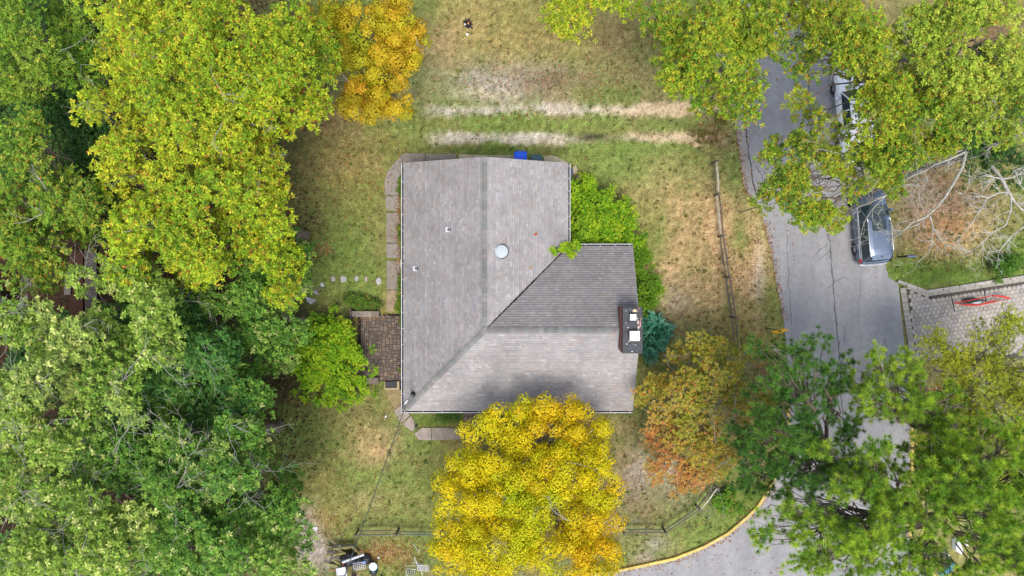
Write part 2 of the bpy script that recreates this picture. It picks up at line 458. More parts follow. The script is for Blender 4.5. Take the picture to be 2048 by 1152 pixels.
# yellow kerbs
def kerb(name, pts, side, label_blocks=1.25):
    pts = np.array(pts, float)
    d = np.r_[0, np.cumsum(np.hypot(*np.diff(pts, axis=0).T))] / PPM
    root = thing(name, P(*pts[0]), kind='structure')
    n = int(d[-1] / label_blocks)
    off = root.location
    for k in range(n):
        t = np.linspace(k * d[-1] / n + .01, (k + 1) * d[-1] / n - .01, 4)
        u = np.interp(t, d, pts[:, 0]); v = np.interp(t, d, pts[:, 1])
        vs = []; kk = random.uniform(.8, 1.05); c = (0.60*kk, 0.46*kk, 0.12*kk + random.uniform(0, .04))
        for i in range(4):
            a = max(0, i-1); b = min(3, i+1)
            p = P(u[i], v[i]); dd = (P(u[b], v[b]) - P(u[a], v[a])).normalized(); nn = Vector((-dd.y, dd.x, 0)) * side
            for (o, z) in ((0.0, 0.0), (0.02, .125), (.05, .14), (.17, .14), (.19, .12), (.19, -.05)):
                vs.append(p + nn * o + Vector((0, 0, z)))
        fs = []
        for i in range(3):
            for j in range(5): fs.append((i*6+j, i*6+j+1, (i+1)*6+j+1, (i+1)*6+j))
        fs += [(0,1,2,3,4,5), (18,23,22,21,20,19)]
        MB().add(vs, fs, c).build('kerb_block', M['yellow'], root)
    return root
kerb('kerb', ROAD_L[16:29], -1)
kerb('kerb', ROAD_R[14:22], 1)
# ------------------------------------------------------------------ hexagonal paver driveway
def inside(p, poly):
    x, y = p; c = False; n = len(poly)
    for i in range(n):
        x1, y1 = poly[i]; x2, y2 = poly[(i+1) % n]
        if (y1 > y) != (y2 > y) and x < (x2-x1)*(y-y1)/(y2-y1)+x1: c = not c
    return c
drive_px = [(1803,572),(1853,588),(2048,557),(2300,515),(2300,690),(2048,716),(1900,722),(1822,722),(1812,660)]
drive = thing('driveway', P(1930, 640), kind='structure')
MB().prism([tuple(P(u, v)[:2]) for u, v in ccw([(x, -y) for x, y in drive_px]) and [(x, y) for x, y in drive_px][::-1]], -0.02, 0.018, (0.085, 0.075, 0.06)).build('joint_sand', M['stone'], drive)
hexme = []
R_ = 0.163
for k in range(6):
    rr = random.Random(k); base = [(0.36,0.325,0.28),(0.33,0.30,0.265),(0.38,0.34,0.285),(0.31,0.27,0.24),(0.35,0.325,0.295),(0.39,0.35,0.29)][k]
    r = R_ - 0.009
    mb = MB().prism([(r*math.cos(PI/6+i*PI/3), r*math.sin(PI/6+i*PI/3)) for i in range(6)], 0.0, 0.03, base, inset=.012)
    me = mb.mesh('paver_hexagon'); me.materials.append(M['paver']); hexme.append(me)
ang = math.radians(9)
ctr = P(1803, 572); cells = []
for i in range(-70, 80):
    for j in range(-60, 40):
        x = i * R_*math.sqrt(3) + (j & 1) * R_*math.sqrt(3)/2; y = j * R_*1.5
        X = ctr.x + x*math.cos(ang) - y*math.sin(ang); Y = ctr.y + x*math.sin(ang) + y*math.cos(ang)
        u = 1024 + X*PPM; v = 576 - Y*PPM
        if inside((u, v), [(1817,581),(1853,596),(2048,566),(2300,526),(2300,684),(2048,708),(1905,714),(1834,714),(1824,660)]) and u < 2180:
            cells.append((X, Y, u, v))
def seen(c):
    _, _, u, v = c
    if u > 2052: return 5
    return (1 if (v > 640 and u > 1950) or (v > 690) else 0) + (u-1800)/4000
cells.sort(key=seen)
off = drive.location
for (X, Y, u, v) in cells[:290]:
    o = bpy.data.objects.new('paver', hexme[random.randrange(6)])
    o.location = (X - off.x, Y - off.y, 0.012 + random.uniform(0, .008)); o.rotation_euler = (random.uniform(-.02,.02), random.uniform(-.02,.02), ang)
    o.parent = drive; COL.objects.link(o)
rest = MB()
for (X, Y, u, v) in cells[290:]:
    r = R_ - .009; g = random.uniform(.85, 1.1)
    rest.prism([(X + r*math.cos(PI/6+ang+i*PI/3), Y + r*math.sin(PI/6+ang+i*PI/3)) for i in range(6)], 0.0, 0.044, (0.35*g, 0.32*g, 0.28*g))
tag(rest.build('hexagon_pavers', M['paver'], drive), kind='stuff')
# soldier courses along the edges and the stone edging
def course(a, b, n, depth, gap=.012, z=.045, colr=(0.37,0.34,0.29)):
    mb = MB(); a = P(*a); b = P(*b); d = (b-a)/n; nn = Vector((-d.y, d.x, 0)).normalized()
    for i in range(n):
        g = random.uniform(.8, 1.1)
        p = a + d*i + d*(gap/2/d.length); q = a + d*(i+1) - d*(gap/2/d.length)
        mb.prism(ccw([tuple((p)[:2]), tuple(q[:2]), tuple((q+nn*depth)[:2]), tuple((p+nn*depth)[:2])]), 0, z + random.uniform(-.004,.004), tuple(c*g for c in colr))
    return mb
for a, b in (((1853,593),(2048,563)), ((2048,563),(2200,539)), ((1812,577),(1853,593))):
    n = int(math.hypot(b[0]-a[0], b[1]-a[1]) / 3.6)
    tag(course(a, b, n, .22).build('border_course', M['paver'], drive), kind='stuff')
tag(course((1811,575),(1832,716), 42, -.36).build('border_course', M['paver'], drive), kind='stuff')
tag(course((1832,720),(1960,716), 36, .25).build('border_course', M['paver'], drive), kind='stuff')
edge = [(1793,565),(1812,572),(1832,579),(1853,587),(1885,582),(1918,577),(1950,572),(1985,566),(2020,561),(2052,556),(2100,548)]
for i, (a, b) in enumerate(zip(edge, edge[1:])):
    A = P(*a); B = P(*b); d = (B-A).normalized(); A = A + d*.015; B = B - d*.015
    nn = Vector((-d.y, d.x, 0))
    g = random.uniform(.85, 1.1)
    bevel(MB().prism(ccw([tuple(A[:2]), tuple(B[:2]), tuple((B+nn*.2)[:2]), tuple((A+nn*.2)[:2])]), -.05, .11, (0.36*g,0.33*g,0.29*g)).build('edging_stone', M['stone'], drive), .02)

# ------------------------------------------------------------------ stone slab path round the house
path = thing('stone_path', P(785, 600), kind='structure')
SL = [
 ([(805.5,307.6),(850.3,307.2),(850.3,345),(806,345),(800,345),(800,312)], 'brown'),
 ([(852,308.6),(912,308.2),(915,345),(852,345)], 'brown'),
 ([(917,309),(940,309.5),(975.5,311),(975.5,345),(915.5,345)], 'tan'),
 ([(977.5,310.4),(1027,310.6),(1050,316),(1050,345),(977.5,345)], 'tan2'),
 ([(1088,314),(1098,311.5),(1112,313),(1122,318),(1130,322),(1138,329),(1136,345),(1090,345)], 'tan'),
 ([(803,309),(776.6,340.8),(769.8,358.4),(770,390.6),(798,391),(798,358),(803,340)], 'grey'),
 ([(771.2,392.2),(772.4,416),(776,420.6),(796.4,421),(799,415),(798,392.4)], 'grey'),
 ([(772.5,426),(773.4,485),(800.5,485.4),(799,430),(795,425.5)], 'brown'),
 ([(773.4,486.6),(774,516),(800.6,516),(800.6,487)], 'grey'),
 ([(774,521.5),(773.4,579),(799.4,579.4),(799.6,523)], 'brown'),
 ([(774.5,581),(773,604),(772,622),(797,622),(799,605),(798,581)], 'mud'),
 ([(771.6,778.6),(804.4,780),(804.4,806.6),(788,818),(775.7,793.8)], 'moss'),
 ([(788.2,820),(804.4,808.4),(813,821),(820.6,829.2),(804,844.6),(798,838)], 'pink'),
 ([(804.6,846.8),(821.5,831.6),(828.3,840.3),(829.7,857.5),(823.5,863)], 'pink'),
 ([(829,866),(844,855),(862.6,855.4),(862.6,880),(838,879.6)], 'pink'),
 ([(864,855.4),(900,855),(918,858),(926,862),(922,878),(864,880)], 'brown'),
]
SC = {'brown': (0.25,0.215,0.18), 'tan': (0.42,0.36,0.24), 'tan2': (0.32,0.28,0.18), 'grey': (0.265,0.235,0.205), 'mud': (0.31,0.24,0.15), 'moss': (0.26,0.20,0.10), 'pink': (0.32,0.265,0.23)}
def rough_poly(pts, seed, jit=.8):
    r = random.Random(seed); out = []
    for i, a in enumerate(pts):
        b = pts[(i+1) % len(pts)]; L = math.hypot(b[0]-a[0], b[1]-a[1]); n = max(1, int(L / 8))
        for k in range(n):
            t = k/n; j = jit if k else jit*.4
            out.append((a[0]+(b[0]-a[0])*t + r.uniform(-j, j), a[1]+(b[1]-a[1])*t + r.uniform(-j, j)))
    return out
for i, (pts, k) in enumerate(SL):
    poly = pxpoly(rough_poly(pts, i))
    MB().prism(poly, -.05, .055 + random.uniform(-.012, .012), SC[k], inset=.02).build('slab', M['stone'], path)
# loose rocks at the north-east corner and stepping stones
def rock(name, pts, h, colr, label, cat, group=None, seed=0, m=None):
    pts = pxpoly(rough_poly(pts, seed, 1.3 if name == 'stepping_stone' else .7)); n = len(pts)
    cx = sum(p[0] for p in pts)/n; cy = sum(p[1] for p in pts)/n; r = random.Random(seed)
    rings = [(1.0, -.04), (1.02, h*.35), (.9, h*.8), (.6, h), (.25, h*1.05)]
    vs = []
    for k, z in rings:
        for p in pts: vs.append((cx+(p[0]-cx)*k, cy+(p[1]-cy)*k, z + r.uniform(-.1,.1)*h*(z > 0)))
    fs = [tuple((len(rings)-1)*n+i for i in range(n))]
    for l in range(len(rings)-1):
        for i in range(n): fs.append((l*n+i, l*n+(i+1) % n, (l+1)*n+(i+1) % n, (l+1)*n+i))
    vs = [(x-cx, y-cy, z) for x, y, z in vs]
    o = MB().add(vs, fs, colr).build(name, m or M['stone'], local=True, smooth=False); o.location = (cx, cy, 0)
    return tag(o, label, cat, group)
rock('rock', [(1146,333),(1151,331),(1155,338),(1154,347),(1149,351),(1143,346)], .25, (0.45,0.38,0.27), 'pale tan rock beside the round blue-grey bin at the house corner', 'rock', seed=3)
rock('rock', [(1155,350),(1161,352),(1162,361),(1156,366),(1151,358)], .22, (0.36,0.31,0.20), 'mossy tan rock at the top edge of the bright green shrub', 'rock', seed=4)
STEP = [([(610,593),(617,594),(624,597),(632,599),(629,605),(622,608),(615,604)], 'largest stepping stone, pale blue-grey and pointed, at the lower left end of the arc'),
 ([(625,582),(631,580),(637,585),(637,590),(630,589)], 'stepping stone half under dry leaves, second from the lower left end of the arc'),
 ([(640,568),(645,564),(649,571),(647,574),(641,573)], 'small whitish stepping stone where the arc turns, third from its lower left end'),
 ([(661,554),(667,552),(671,557),(669,563),(663,563)], 'stepping stone with a brown leaf at its foot, fourth from the lower left end'),
 ([(681,553),(688,551),(694,556),(692,563),(684,565),(681,560)], 'widest round stepping stone in the upper row of the arc'),
 ([(709,553),(714,551),(717,555),(715,562),(710,561)], 'narrow upright stepping stone right of the round one'),
 ([(729,555),(733,552),(736,557),(735,564),(730,563)], 'thin pinkish stepping stone, second from the stone path'),
 ([(752,558),(759,555),(763,559),(762,567),(756,571),(752,565)], 'speckled white stepping stone nearest the stone path')]
for i, (p, l) in enumerate(STEP):
    rock('stepping_stone', p, .03 if i else .04, [(0.38,0.39,0.42),(0.30,0.28,0.29),(0.42,0.42,0.44),(0.33,0.29,0.28),(0.40,0.38,0.38),(0.33,0.32,0.33),(0.36,0.29,0.27),(0.42,0.40,0.41)][i], l, 'stepping stone', 'stepping stones curving across the side lawn', seed=20+i)

# ------------------------------------------------------------------ brick patio
patio = thing('patio', P(765, 690), kind='structure')
MB().prism(pxpoly([(716,628),(806,628),(806,778),(800,778),(770,762),(716,762)]), -.02, .02, (0.035,0.028,0.02)).build('joint_soil', M['stone'], patio)
g = 0.118
x0, y1 = P(722, 632)[:2]; nx = int((P(812,0).x - x0)/g); ny = int((y1 - P(0,761).y)/g)
used = np.zeros((nx, ny), bool); cnt = 0
paver_cache = {}
for j in range(ny):
    for i in range(nx):
        if used[i, j]: continue
        opt = [(2,2),(2,2),(2,1),(1,2),(2,3),(3,2),(1,1)]; random.shuffle(opt)
        if j > ny - 5: opt = [(2,2),(2,1),(1,1)]
        for (a, b) in opt:
            if i+a <= nx and j+b <= ny and not used[i:i+a, j:j+b].any():
                used[i:i+a, j:j+b] = True; break
        else: a = b = 1; used[i, j] = True
        k = (a, b, random.randrange(3))
        if k not in paver_cache:
            c = [(0.155,0.122,0.098),(0.185,0.142,0.112),(0.13,0.108,0.092)][k[2]]
            w, h = a*g/2-.011, b*g/2-.011
            me = MB().prism([(-w,-h),(w,-h),(w,h),(-w,h)], 0, .06, c, inset=.014).mesh('paver'); me.materials.append(M['paver']); paver_cache[k] = me
        o = bpy.data.objects.new('paver', paver_cache[k]); o.parent = patio
        o.location = (x0+(i+a/2)*g - patio.location.x, y1-(j+b/2)*g - patio.location.y, random.uniform(0,.012)); o.rotation_euler = (random.uniform(-.03,.03), random.uniform(-.03,.03), random.uniform(-.04,.04))
        COL.objects.link(o); cnt += 1
# timber sleepers round the patio beds
def sleeper(a, b, w, h, z, label, colr):
    A, B = P(*a, z), P(*b, z); c = (A+B)/2
    root = thing('timber_bench' if 'bench' in label else 'timber_sleeper', (c.x, c.y, 0), label, 'bench' if 'bench' in label else 'timber edging')
    n = max(3, int((B-A).length / .24)) if 'bench' in label else 1
    if 'bench' in label:
        d = (B-A)/n
        for i in range(n):
            gcol = random.uniform(.8, 1.15)
            MB().beam(A+d*i+d*.03, A+d*(i+1)-d*.03, w, .05, tuple(x*gcol for x in colr)).build('plank', M['wood'], root)
        for t in (.06, .94):
            p = A.lerp(B, t); MB().box(p.x-.05, p.x+.05, p.y-w*.4, p.y+w*.4, 0, z-.03, colr).build('leg', M['wood'], root)
        p = A; MB().box(p.x-.14, p.x-.01, p.y-w*.85, p.y+w*.85, 0, z+.06, (0.10,0.085,0.07)).build('end_block', M['wood'], root)
    else:
        bevel(MB().beam(A, B, w, h, colr).build('timber', M['wood'], root), .02)
        MB().beam((A.x, A.y, z*.35), (B.x, B.y, z*.35), w*.96, z*.7-h*.5, colr).build('timber', M['wood'], root)
sleeper((703,628),(758,628.5), .36, .2, .45, 'weathered grey plank bench at the top end of the brick patio', (0.24,0.20,0.165))
sleeper((716,761),(757,761.5), .38, .14, .35, 'grey brown timber sleeper left of the black doormat', (0.17,0.14,0.12))
sleeper((700,744),(738,747), .36, .14, .3, 'half hidden timber sleeper under the lower edge of the lime shrub', (0.15,0.125,0.11))
# doormat step
step = thing('door_step', P(783, 770), 'tan stone step holding a black doormat under the eave', 'step')
bevel(MB().prism(pxpoly([(769.5,763),(799,762),(799.5,779),(769.5,778.6)]), 0, .13, (0.42,0.34,0.20)).build('step_slab', M['stone'], step), .015)
mt = bevel(MB().prism(pxpoly([(771,762.5),(794.5,761.8),(795,775.6),(771.3,776)]), .133, .155, (0.02,0.021,0.024)).build('doormat', M['black']), .006)
tag(mt, 'black rubber doormat on the tan stone step', 'doormat')

# ------------------------------------------------------------------ the house
XW, XE, XR = -6.335, 3.265, -1.535
YS, YN2, YR = -7.17, 2.43, -2.37
YN = 7.32; XE2e, XE2r = 7.07, 7.17
ZE, ZR = 2.75, 4.75
house = thing('house', (0, 0, 0), 'low L-shaped house with grey brown shingle roof, white gutters and tarred chimney', 'house')
def walls():
    x0, x1, x2 = XW+.6, XE-.6, XE2e-.45; y0, y1, y2 = YS+.6, YN2-.6, YN-.35
    poly = [(x0,y0),(x2,y0),(x2,y1),(x1,y1),(x1,y2),(x0,y2)]
    mb = MB(); n = len(poly)
    for i in range(n):
        a, b = poly[i], poly[(i+1) % n]
        L = math.hypot(b[0]-a[0], b[1]-a[1]); nx_, ny_ = (b[1]-a[1])/L, -(b[0]-a[0])/L
        z = 0.0; k = 0
        while z < 2.75:
            z1 = min(z+.16, 2.78)
            mb.add([(a[0]+nx_*.02, a[1]+ny_*.02, z), (b[0]+nx_*.02, b[1]+ny_*.02, z), (b[0], b[1], z1), (a[0], a[1], z1)], [(0,1,2,3)], (0.5,0.46,0.39)); z = z1
    w = mb.build('wall', M['vinyl'], house)
    # gable triangles
    MB().add([(x0,y2,2.7),(x1,y2,2.7),(XR,y2,ZR-.2)], [(0,1,2)], (1,1,1)).build('gable_wall', M['vinyl'], house)
    MB().add([(x2,y0,2.7),(x2,y1,2.7),(x2,YR,ZR-.2)], [(0,1,2)], (1,1,1)).build('gable_wall', M['vinyl'], house)
    def window(cx, cy, nrm, w_, h_, zc):
        t = Vector((-nrm[1], nrm[0], 0)); nn = Vector((nrm[0], nrm[1], 0)); c = Vector((cx, cy, zc)) + nn*.03
        f = MB()
        for s in (-1, 1):
            f.beam(c+t*(s*w_/2)-Vector((0,0,h_/2)), c+t*(s*w_/2)+Vector((0,0,h_/2)), .08, .08)
            f.beam(c-t*(w_/2)+Vector((0,0,s*h_/2)), c+t*(w_/2)+Vector((0,0,s*h_/2)), .075, .075)
        f.beam(c-t*(w_/2), c+t*(w_/2), .05, .05)
        fo = f.build('window', M['white_paint'], house)
        MB().beam(c-t*(w_/2-.02)+nn*-.01, c+t*(w_/2-.02)+nn*-.01, .02, h_-.04).build('pane', M['window_glass'], fo)
    for y in (5.6, 2.6, -5.2): window(x0, y, (-1,0), 1.1, 1.1, 1.6)
    for x in (-4.4, -1.2, 5.2): window(x, y0, (0,-1), 1.4, 1.2, 1.55)
    for x in (-3.8, .8): window(x, y2, (0,1), 1.1, 1.0, 1.6)
    window(x1, 4.6, (1,0), 1.1, 1.0, 1.6); window(x2, .6, (1,0), .9, 1.0, 1.6)
    for (x, y, nrm, w_) in ((x0, -3.2, (-1,0), 1.7), (1.6, y0, (0,-1), .95)):
        t = Vector((-nrm[1], nrm[0], 0)); nn = Vector((nrm[0], nrm[1], 0)); c = Vector((x, y, 1.1))+nn*.03
        d = bevel(MB().beam(c-t*w_/2, c+t*w_/2, .05, 2.05, (0.25,0.12,0.07)).build('door', M['wood'], house), .01)
        MB().tube([c+t*(w_/2-.1)+nn*.04, c+t*(w_/2-.1)+nn*.1], .03, 8).build('handle', M['chrome'], d)
walls()
roof = thing('roof', (0,0,0)); roof.parent = house
def clip(poly, a, b, c):
    out = []; n = len(poly)
    for i in range(n):
        p, q = poly[i], poly[(i+1) % n]
        dp = a*p[0]+b*p[1]+c; dq = a*q[0]+b*q[1]+c
        if dp >= 0: out.append(p)
        if (dp >= 0) != (dq >= 0):
            t = dp/(dp-dq); out.append((p[0]+(q[0]-p[0])*t, p[1]+(q[1]-p[1])*t))
    return out
def slope(corners, eave_a, eave_b, base, seed, shadow_band=.79):
    """corners: plan polygon (x,y,z) ccw seen from above; eave from a to b with the roof rising to the left of a->b"""
    r = random.Random(seed)
    ca = [Vector(c) for c in corners]
    # deck with thickness
    n = len(ca); vs = [c - Vector((0,0,.012)) for c in ca] + [c - Vector((0,0,.16)) for c in ca]
    fs = [tuple(range(n)), tuple(reversed(range(n, 2*n)))] + [(i, n+i, n+(i+1) % n, (i+1) % n) for i in range(n)]
    MB().add(vs, fs, (0.10,0.09,0.085)).build('deck', M['wood'], roof)
    A, B = Vector(eave_a), Vector(eave_b); s = (B-A).normalized(); nrm = None
    nrm = (ca[1]-ca[0]).cross(ca[2]-ca[1]).normalized()
    if nrm.z < 0: nrm = -nrm
    t = nrm.cross(s).normalized()
    P2 = [((c-A).dot(s), (c-A).dot(t)) for c in ca]
    area = sum(P2[i][0]*P2[(i+1) % n][1]-P2[(i+1) % n][0]*P2[i][1] for i in range(n))
    if area < 0: P2 = P2[::-1]
    planes = []
    for i in range(n):
        p, q = P2[i], P2[(i+1) % n]; dx, dy = q[0]-p[0], q[1]-p[1]; L = math.hypot(dx, dy)
        a_, b_ = -dy/L, dx/L; planes.append((a_, b_, -(a_*p[0]+b_*p[1])))
    smin, smax = min(p[0] for p in P2), max(p[0] for p in P2); tmax = max(p[1] for p in P2)
    mb = MB(); E = .143; k = 0; row = -0.03
    streak = [r.random() for _ in range(400)]
    while row < tmax:
        x = smin - r.uniform(0, .3)
        rowg = r.uniform(.96, 1.04)
        while x < smax:
            w = r.choice((.13,.17,.2,.26,.33))
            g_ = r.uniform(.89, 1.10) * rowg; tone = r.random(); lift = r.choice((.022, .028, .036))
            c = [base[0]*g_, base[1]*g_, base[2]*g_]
            if tone < .12: c = [c[0]*1.04, c[1]*.97, c[2]*.95]
            elif tone < .3: c = [c[0]*.95, c[1]*.98, c[2]*1.04]
            elif tone < .36: c = [q*1.16 for q in c]
            for (r0, r1, dk) in ((row, row+E*.70, 1.0), (row+E*.70, row+E+.015, shadow_band)):  # printed-style band: course shadow put into the colour of each tab's upper part
                poly = [(x+.003, r0), (x+w, r0), (x+w, r1), (x+.003, r1)]
                for pl in planes:
                    if pl[1] > .99 and row < 0.0: continue      # lets the first course overhang the eave
                    poly = clip(poly, *pl)
                    if len(poly) < 3: break
                if len(poly) < 3: continue
                m_ = len(poly); vs = []
                for (px_, py_) in poly:
                    f = (py_-row)/E; h = lift*(1-f) + .004*f
                    vs.append(A + s*px_ + t*py_ + nrm*h)
                fcs = [tuple(range(m_))]
                if dk == 1.0:
                    for (px_, py_) in poly: vs.append(A + s*px_ + t*py_ - nrm*.002)
                    fcs += [(i, m_+i, m_+(i+1) % m_, (i+1) % m_) for i in range(m_)]
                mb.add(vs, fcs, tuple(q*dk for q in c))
            x += w
        row += E
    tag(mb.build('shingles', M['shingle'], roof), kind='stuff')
e = ZE
BR = (0.30, 0.272, 0.268)
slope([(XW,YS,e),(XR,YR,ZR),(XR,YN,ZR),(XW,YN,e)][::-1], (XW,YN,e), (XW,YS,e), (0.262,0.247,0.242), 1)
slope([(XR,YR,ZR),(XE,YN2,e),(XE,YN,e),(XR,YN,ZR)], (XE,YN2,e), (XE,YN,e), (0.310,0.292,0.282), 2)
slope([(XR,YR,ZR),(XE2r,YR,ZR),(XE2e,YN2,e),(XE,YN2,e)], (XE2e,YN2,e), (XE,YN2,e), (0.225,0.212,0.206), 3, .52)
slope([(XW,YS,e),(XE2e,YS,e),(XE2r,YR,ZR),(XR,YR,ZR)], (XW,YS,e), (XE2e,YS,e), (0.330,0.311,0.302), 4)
# ridge and hip caps, one piece each
def caps(a, b, na, nb, exposure=.27, hw=.17):
    """na, nb: downhill unit directions to either side"""
    A, B = Vector(a), Vector(b); d = (B-A); L = d.length; d.normalize(); n = int(L/exposure)
    na, nb = Vector(na), Vector(nb); up = Vector((0,0,1))
    for i in range(n+1):
        p = A + d*(i*exposure); q = A + d*min(L, i*exposure + exposure*1.15)
        if (q-p).length < .08: continue
        vs = []
        for pt, lift in ((p, .080), (q, .040)):
            for w, o in ((hw, na), (0.0, na), (hw, nb)):
                vs.append(pt + o*w + up*(lift + (.004 if w == 0 else 0)))
        for pt in (p, q):
            for w, o in ((hw, na), (0.0, na), (hw, nb)): vs.append(pt + o*w + up*.008)
        g_ = random.uniform(.82, 1.1); tn = random.random()
        c = (0.200*g_, 0.203*g_, 0.196*g_) if tn > .25 else (0.225*g_, 0.208*g_, 0.200*g_)
        MB().add(vs, [(0,1,4,3),(1,2,5,4),(0,6,7,1),(1,7,8,2),(3,4,10,9),(4,5,11,10),(0,3,9,6),(2,8,11,5)], c).build('ridge_cap', M['shingle'], roof)
k = (ZR-ZE)/4.8
def dn(x, y): return Vector((x, y, -k*math.hypot(x, y))).normalized()
caps((XR,YN-.01,ZR), (XR,YR+.1,ZR), dn(-1,0), dn(1,0))
caps((XE2r,YR,ZR), (XR+.12,YR,ZR), dn(0,1), dn(0,-1))
hd = Vector((1,1,0)).normalized()
hw_ = Vector((-1,1,-k*1.0)); hs_ = Vector((1,-1,-k*1.0))
caps((XW+.05,YS+.05,ZE+.02), (XR,YR,ZR), Vector((-1,1,-k)).normalized()*1.0, Vector((1,-1,-k)).normalized()*1.0, exposure=.25, hw=.17)
# valley filled with dark debris
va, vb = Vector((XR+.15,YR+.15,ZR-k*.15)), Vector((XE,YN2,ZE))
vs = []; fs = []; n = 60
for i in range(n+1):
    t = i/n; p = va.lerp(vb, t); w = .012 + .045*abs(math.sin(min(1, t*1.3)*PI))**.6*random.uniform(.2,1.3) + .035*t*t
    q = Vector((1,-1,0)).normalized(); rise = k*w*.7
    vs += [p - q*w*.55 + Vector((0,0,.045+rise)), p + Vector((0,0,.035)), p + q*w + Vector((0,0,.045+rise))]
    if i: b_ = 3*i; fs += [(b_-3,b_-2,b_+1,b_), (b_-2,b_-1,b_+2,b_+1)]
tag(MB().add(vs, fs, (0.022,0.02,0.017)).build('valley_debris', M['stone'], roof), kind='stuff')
# verge and fascia boards
M['fascia'] = mat('weathered_fascia', (0.30,0.28,0.26), rough=.8, noise=.2, scale=4)
def board(a, b, w, h, m=M['fascia'], name='fascia'):
    return MB().beam(a, b, w, h).build(name, m, house)
board((XW-.0,YN+.012,ZE-.09),(XR,YN+.012,ZR-.09), .022, .17); board((XE,YN+.012,ZE-.09),(XR,YN+.012,ZR-.09), .022, .17)
board((XE2e+.012,YS,ZE-.09),(XE2r+.012,YR,ZR-.09), .022, .17); board((XE2e+.012,YN2,ZE-.09),(XE2r+.012,YR,ZR-.09), .022, .17)
# gutters
def gutter(a, b, out, npx, n_h):
    A, B = Vector(a), Vector(b); o = Vector(out); d = (B-A).normalized(); W = .15
    prof = [(0.0,.0),(0.0,-.11),(.09,-.11),(W,-.03),(W,.012),(W-.032,.014),(W-.034,.006),(W-.012,-.03),(.085,-.10),(.01,-.10),(.01,0)]
    vs = []
    for p in (A, B):
        for (q, z) in prof: vs.append(p + o*(q+.012) + Vector((0,0,z-.012)))
    m_ = len(prof)
    g_ = MB().add(vs, [(i, (i+1) % m_, m_+(i+1) % m_, m_+i) for i in range(m_)] + [tuple(range(m_)), tuple(range(2*m_-1, m_-1, -1))]).build('gutter', M['white_paint'], house)
    # litter lying in the trough
    L = (B-A).length; nn = int(L/.12); lv = []; lf = []
    for i in range(nn+1):
        p = A + d*(L*i/nn); zt = -.016 + random.uniform(-.012,.008)
        lv += [p + o*.024 + Vector((0,0,zt)), p + o*(W-.034) + Vector((0,0,zt))]
        if i: lf.append((2*i-2, 2*i-1, 2*i+1, 2*i))
    tag(MB().add(lv, lf, (0.022,0.018,0.015)).build('gutter_litter', M['stone'], g_), kind='stuff')
    for i in range(n_h):
        p = A + d*(.15 + (L-.3)*i/(n_h-1))
        MB().beam(p + o*.01 + Vector((0,0,-.006)), p + o*(W+.006) + Vector((0,0,-.001)), .022, .006).build('hanger', M['white_paint'], g_)
    for p, s_ in ((A, -1), (B, 1)):
        pp = p + d*s_*.004
        MB().add([pp+o*.008+Vector((0,0,.0)), pp+o*.008+Vector((0,0,-.125)), pp+o*.1+Vector((0,0,-.125)), pp+o*(W+.014)+Vector((0,0,-.04)), pp+o*(W+.014)+Vector((0,0,0))], [(0,1,2,3,4)]).build('end_cap', M['white_paint'], g_)
    return g_
gutter((XW,YN,ZE),(XW,YS-.13,ZE),(-1,0,0), 0, 16)
gutter((XW-.13,YS,ZE),(XE2e,YS,ZE),(0,-1,0), 0, 13)
gutter((XE,YN,ZE),(XE,YN2+.16,ZE),(1,0,0), 0, 7)
gutter((XE+.02,YN2,ZE),(XE2e,YN2,ZE),(0,1,0), 0, 5)
MB().tube([(XW-.05,YS+.4,ZE-.1),(XW+.2,YS+.5,2.4),(XW+.52,YS+.55,2.3),(XW+.52,YS+.55,.1)], .04, 6).build('downpipe', M['white_paint'], house)
MB().tube([(-2.2,YS-.05,ZE-.1),(-2.2,YS+.3,2.3),(-2.2,YS+.5,2.2),(-2.2,YS+.5,.1)], .04, 6).build('downpipe', M['white_paint'], house)

# chimney
CX0, CX1, CY0, CY1, CZ = 6.10, 7.13, -3.56, -1.09, 5.55
chim = thing('chimney', (0,0,0)); chim.parent = house
brick = MB(); z = 0.0; row = 0
for z_ in np.arange(0, CZ-.12, .075):
    o = .1 if row & 1 else 0
    for (a, b, fx, dirn) in (((CY0, CY1), CX0, 'x', -1), ((CY0, CY1), CX1, 'x', 1), ((CX0, CX1), CY0, 'y', -1), ((CX0, CX1), CY1, 'y', 1)) if False else ():
        pass
    for side in range(4):
        lo, hi = (CY0, CY1) if side < 2 else (CX0, CX1)
        if side == 0 and z_ < 4.2: continue
        p = lo - o
        while p < hi:
            a, b = max(lo, p), min(hi, p+.2)
            if b-a > .03:
                gg = random.uniform(.7, 1.2); c = (0.22*gg, 0.105*gg, 0.085*gg)
                e_ = .02
                if side == 0: brick.box(CX0-.012, CX0+.03, a, b, z_, z_+.064, c)
                if side == 1: brick.box(CX1-.03, CX1+e_, a, b, z_, z_+.064, c)
                if side == 2: brick.box(a, b, CY0-e_, CY0+.03, z_, z_+.064, c)
                if side == 3: brick.box(a, b, CY1-.03, CY1+e_, z_, z_+.064, c)
            p += .212
    row += 1
tag(brick.build('bricks', M['stone'], chim), kind='stuff')
MB().box(CX0, CX1, CY0, CY1, 0, CZ-.11, (0.3,0.27,0.24)).build('mortar_core', M['stone'], chim)
# flashing and protruding brick ledge on the west
bevel(MB().box(CX0-.07, CX0-.024, CY0+.08, CY1+.02, 4.2, CZ-.55, (0.20,0.10,0.085)).build('brick_ledge', M['stone'], chim), .01)
MB().box(CX0-.105, CX0-.075, CY0+.2, CY1+.05, 4.1, 4.95, (0.12,0.06,0.05)).build('flashing', M['stone'], chim)
capm = bevel(MB().box(CX0-.035, CX1+.035, CY0-.03, CY1+.03, CZ-.108, CZ, (1,1,1)).build('cap', M['tar'], chim), .02)
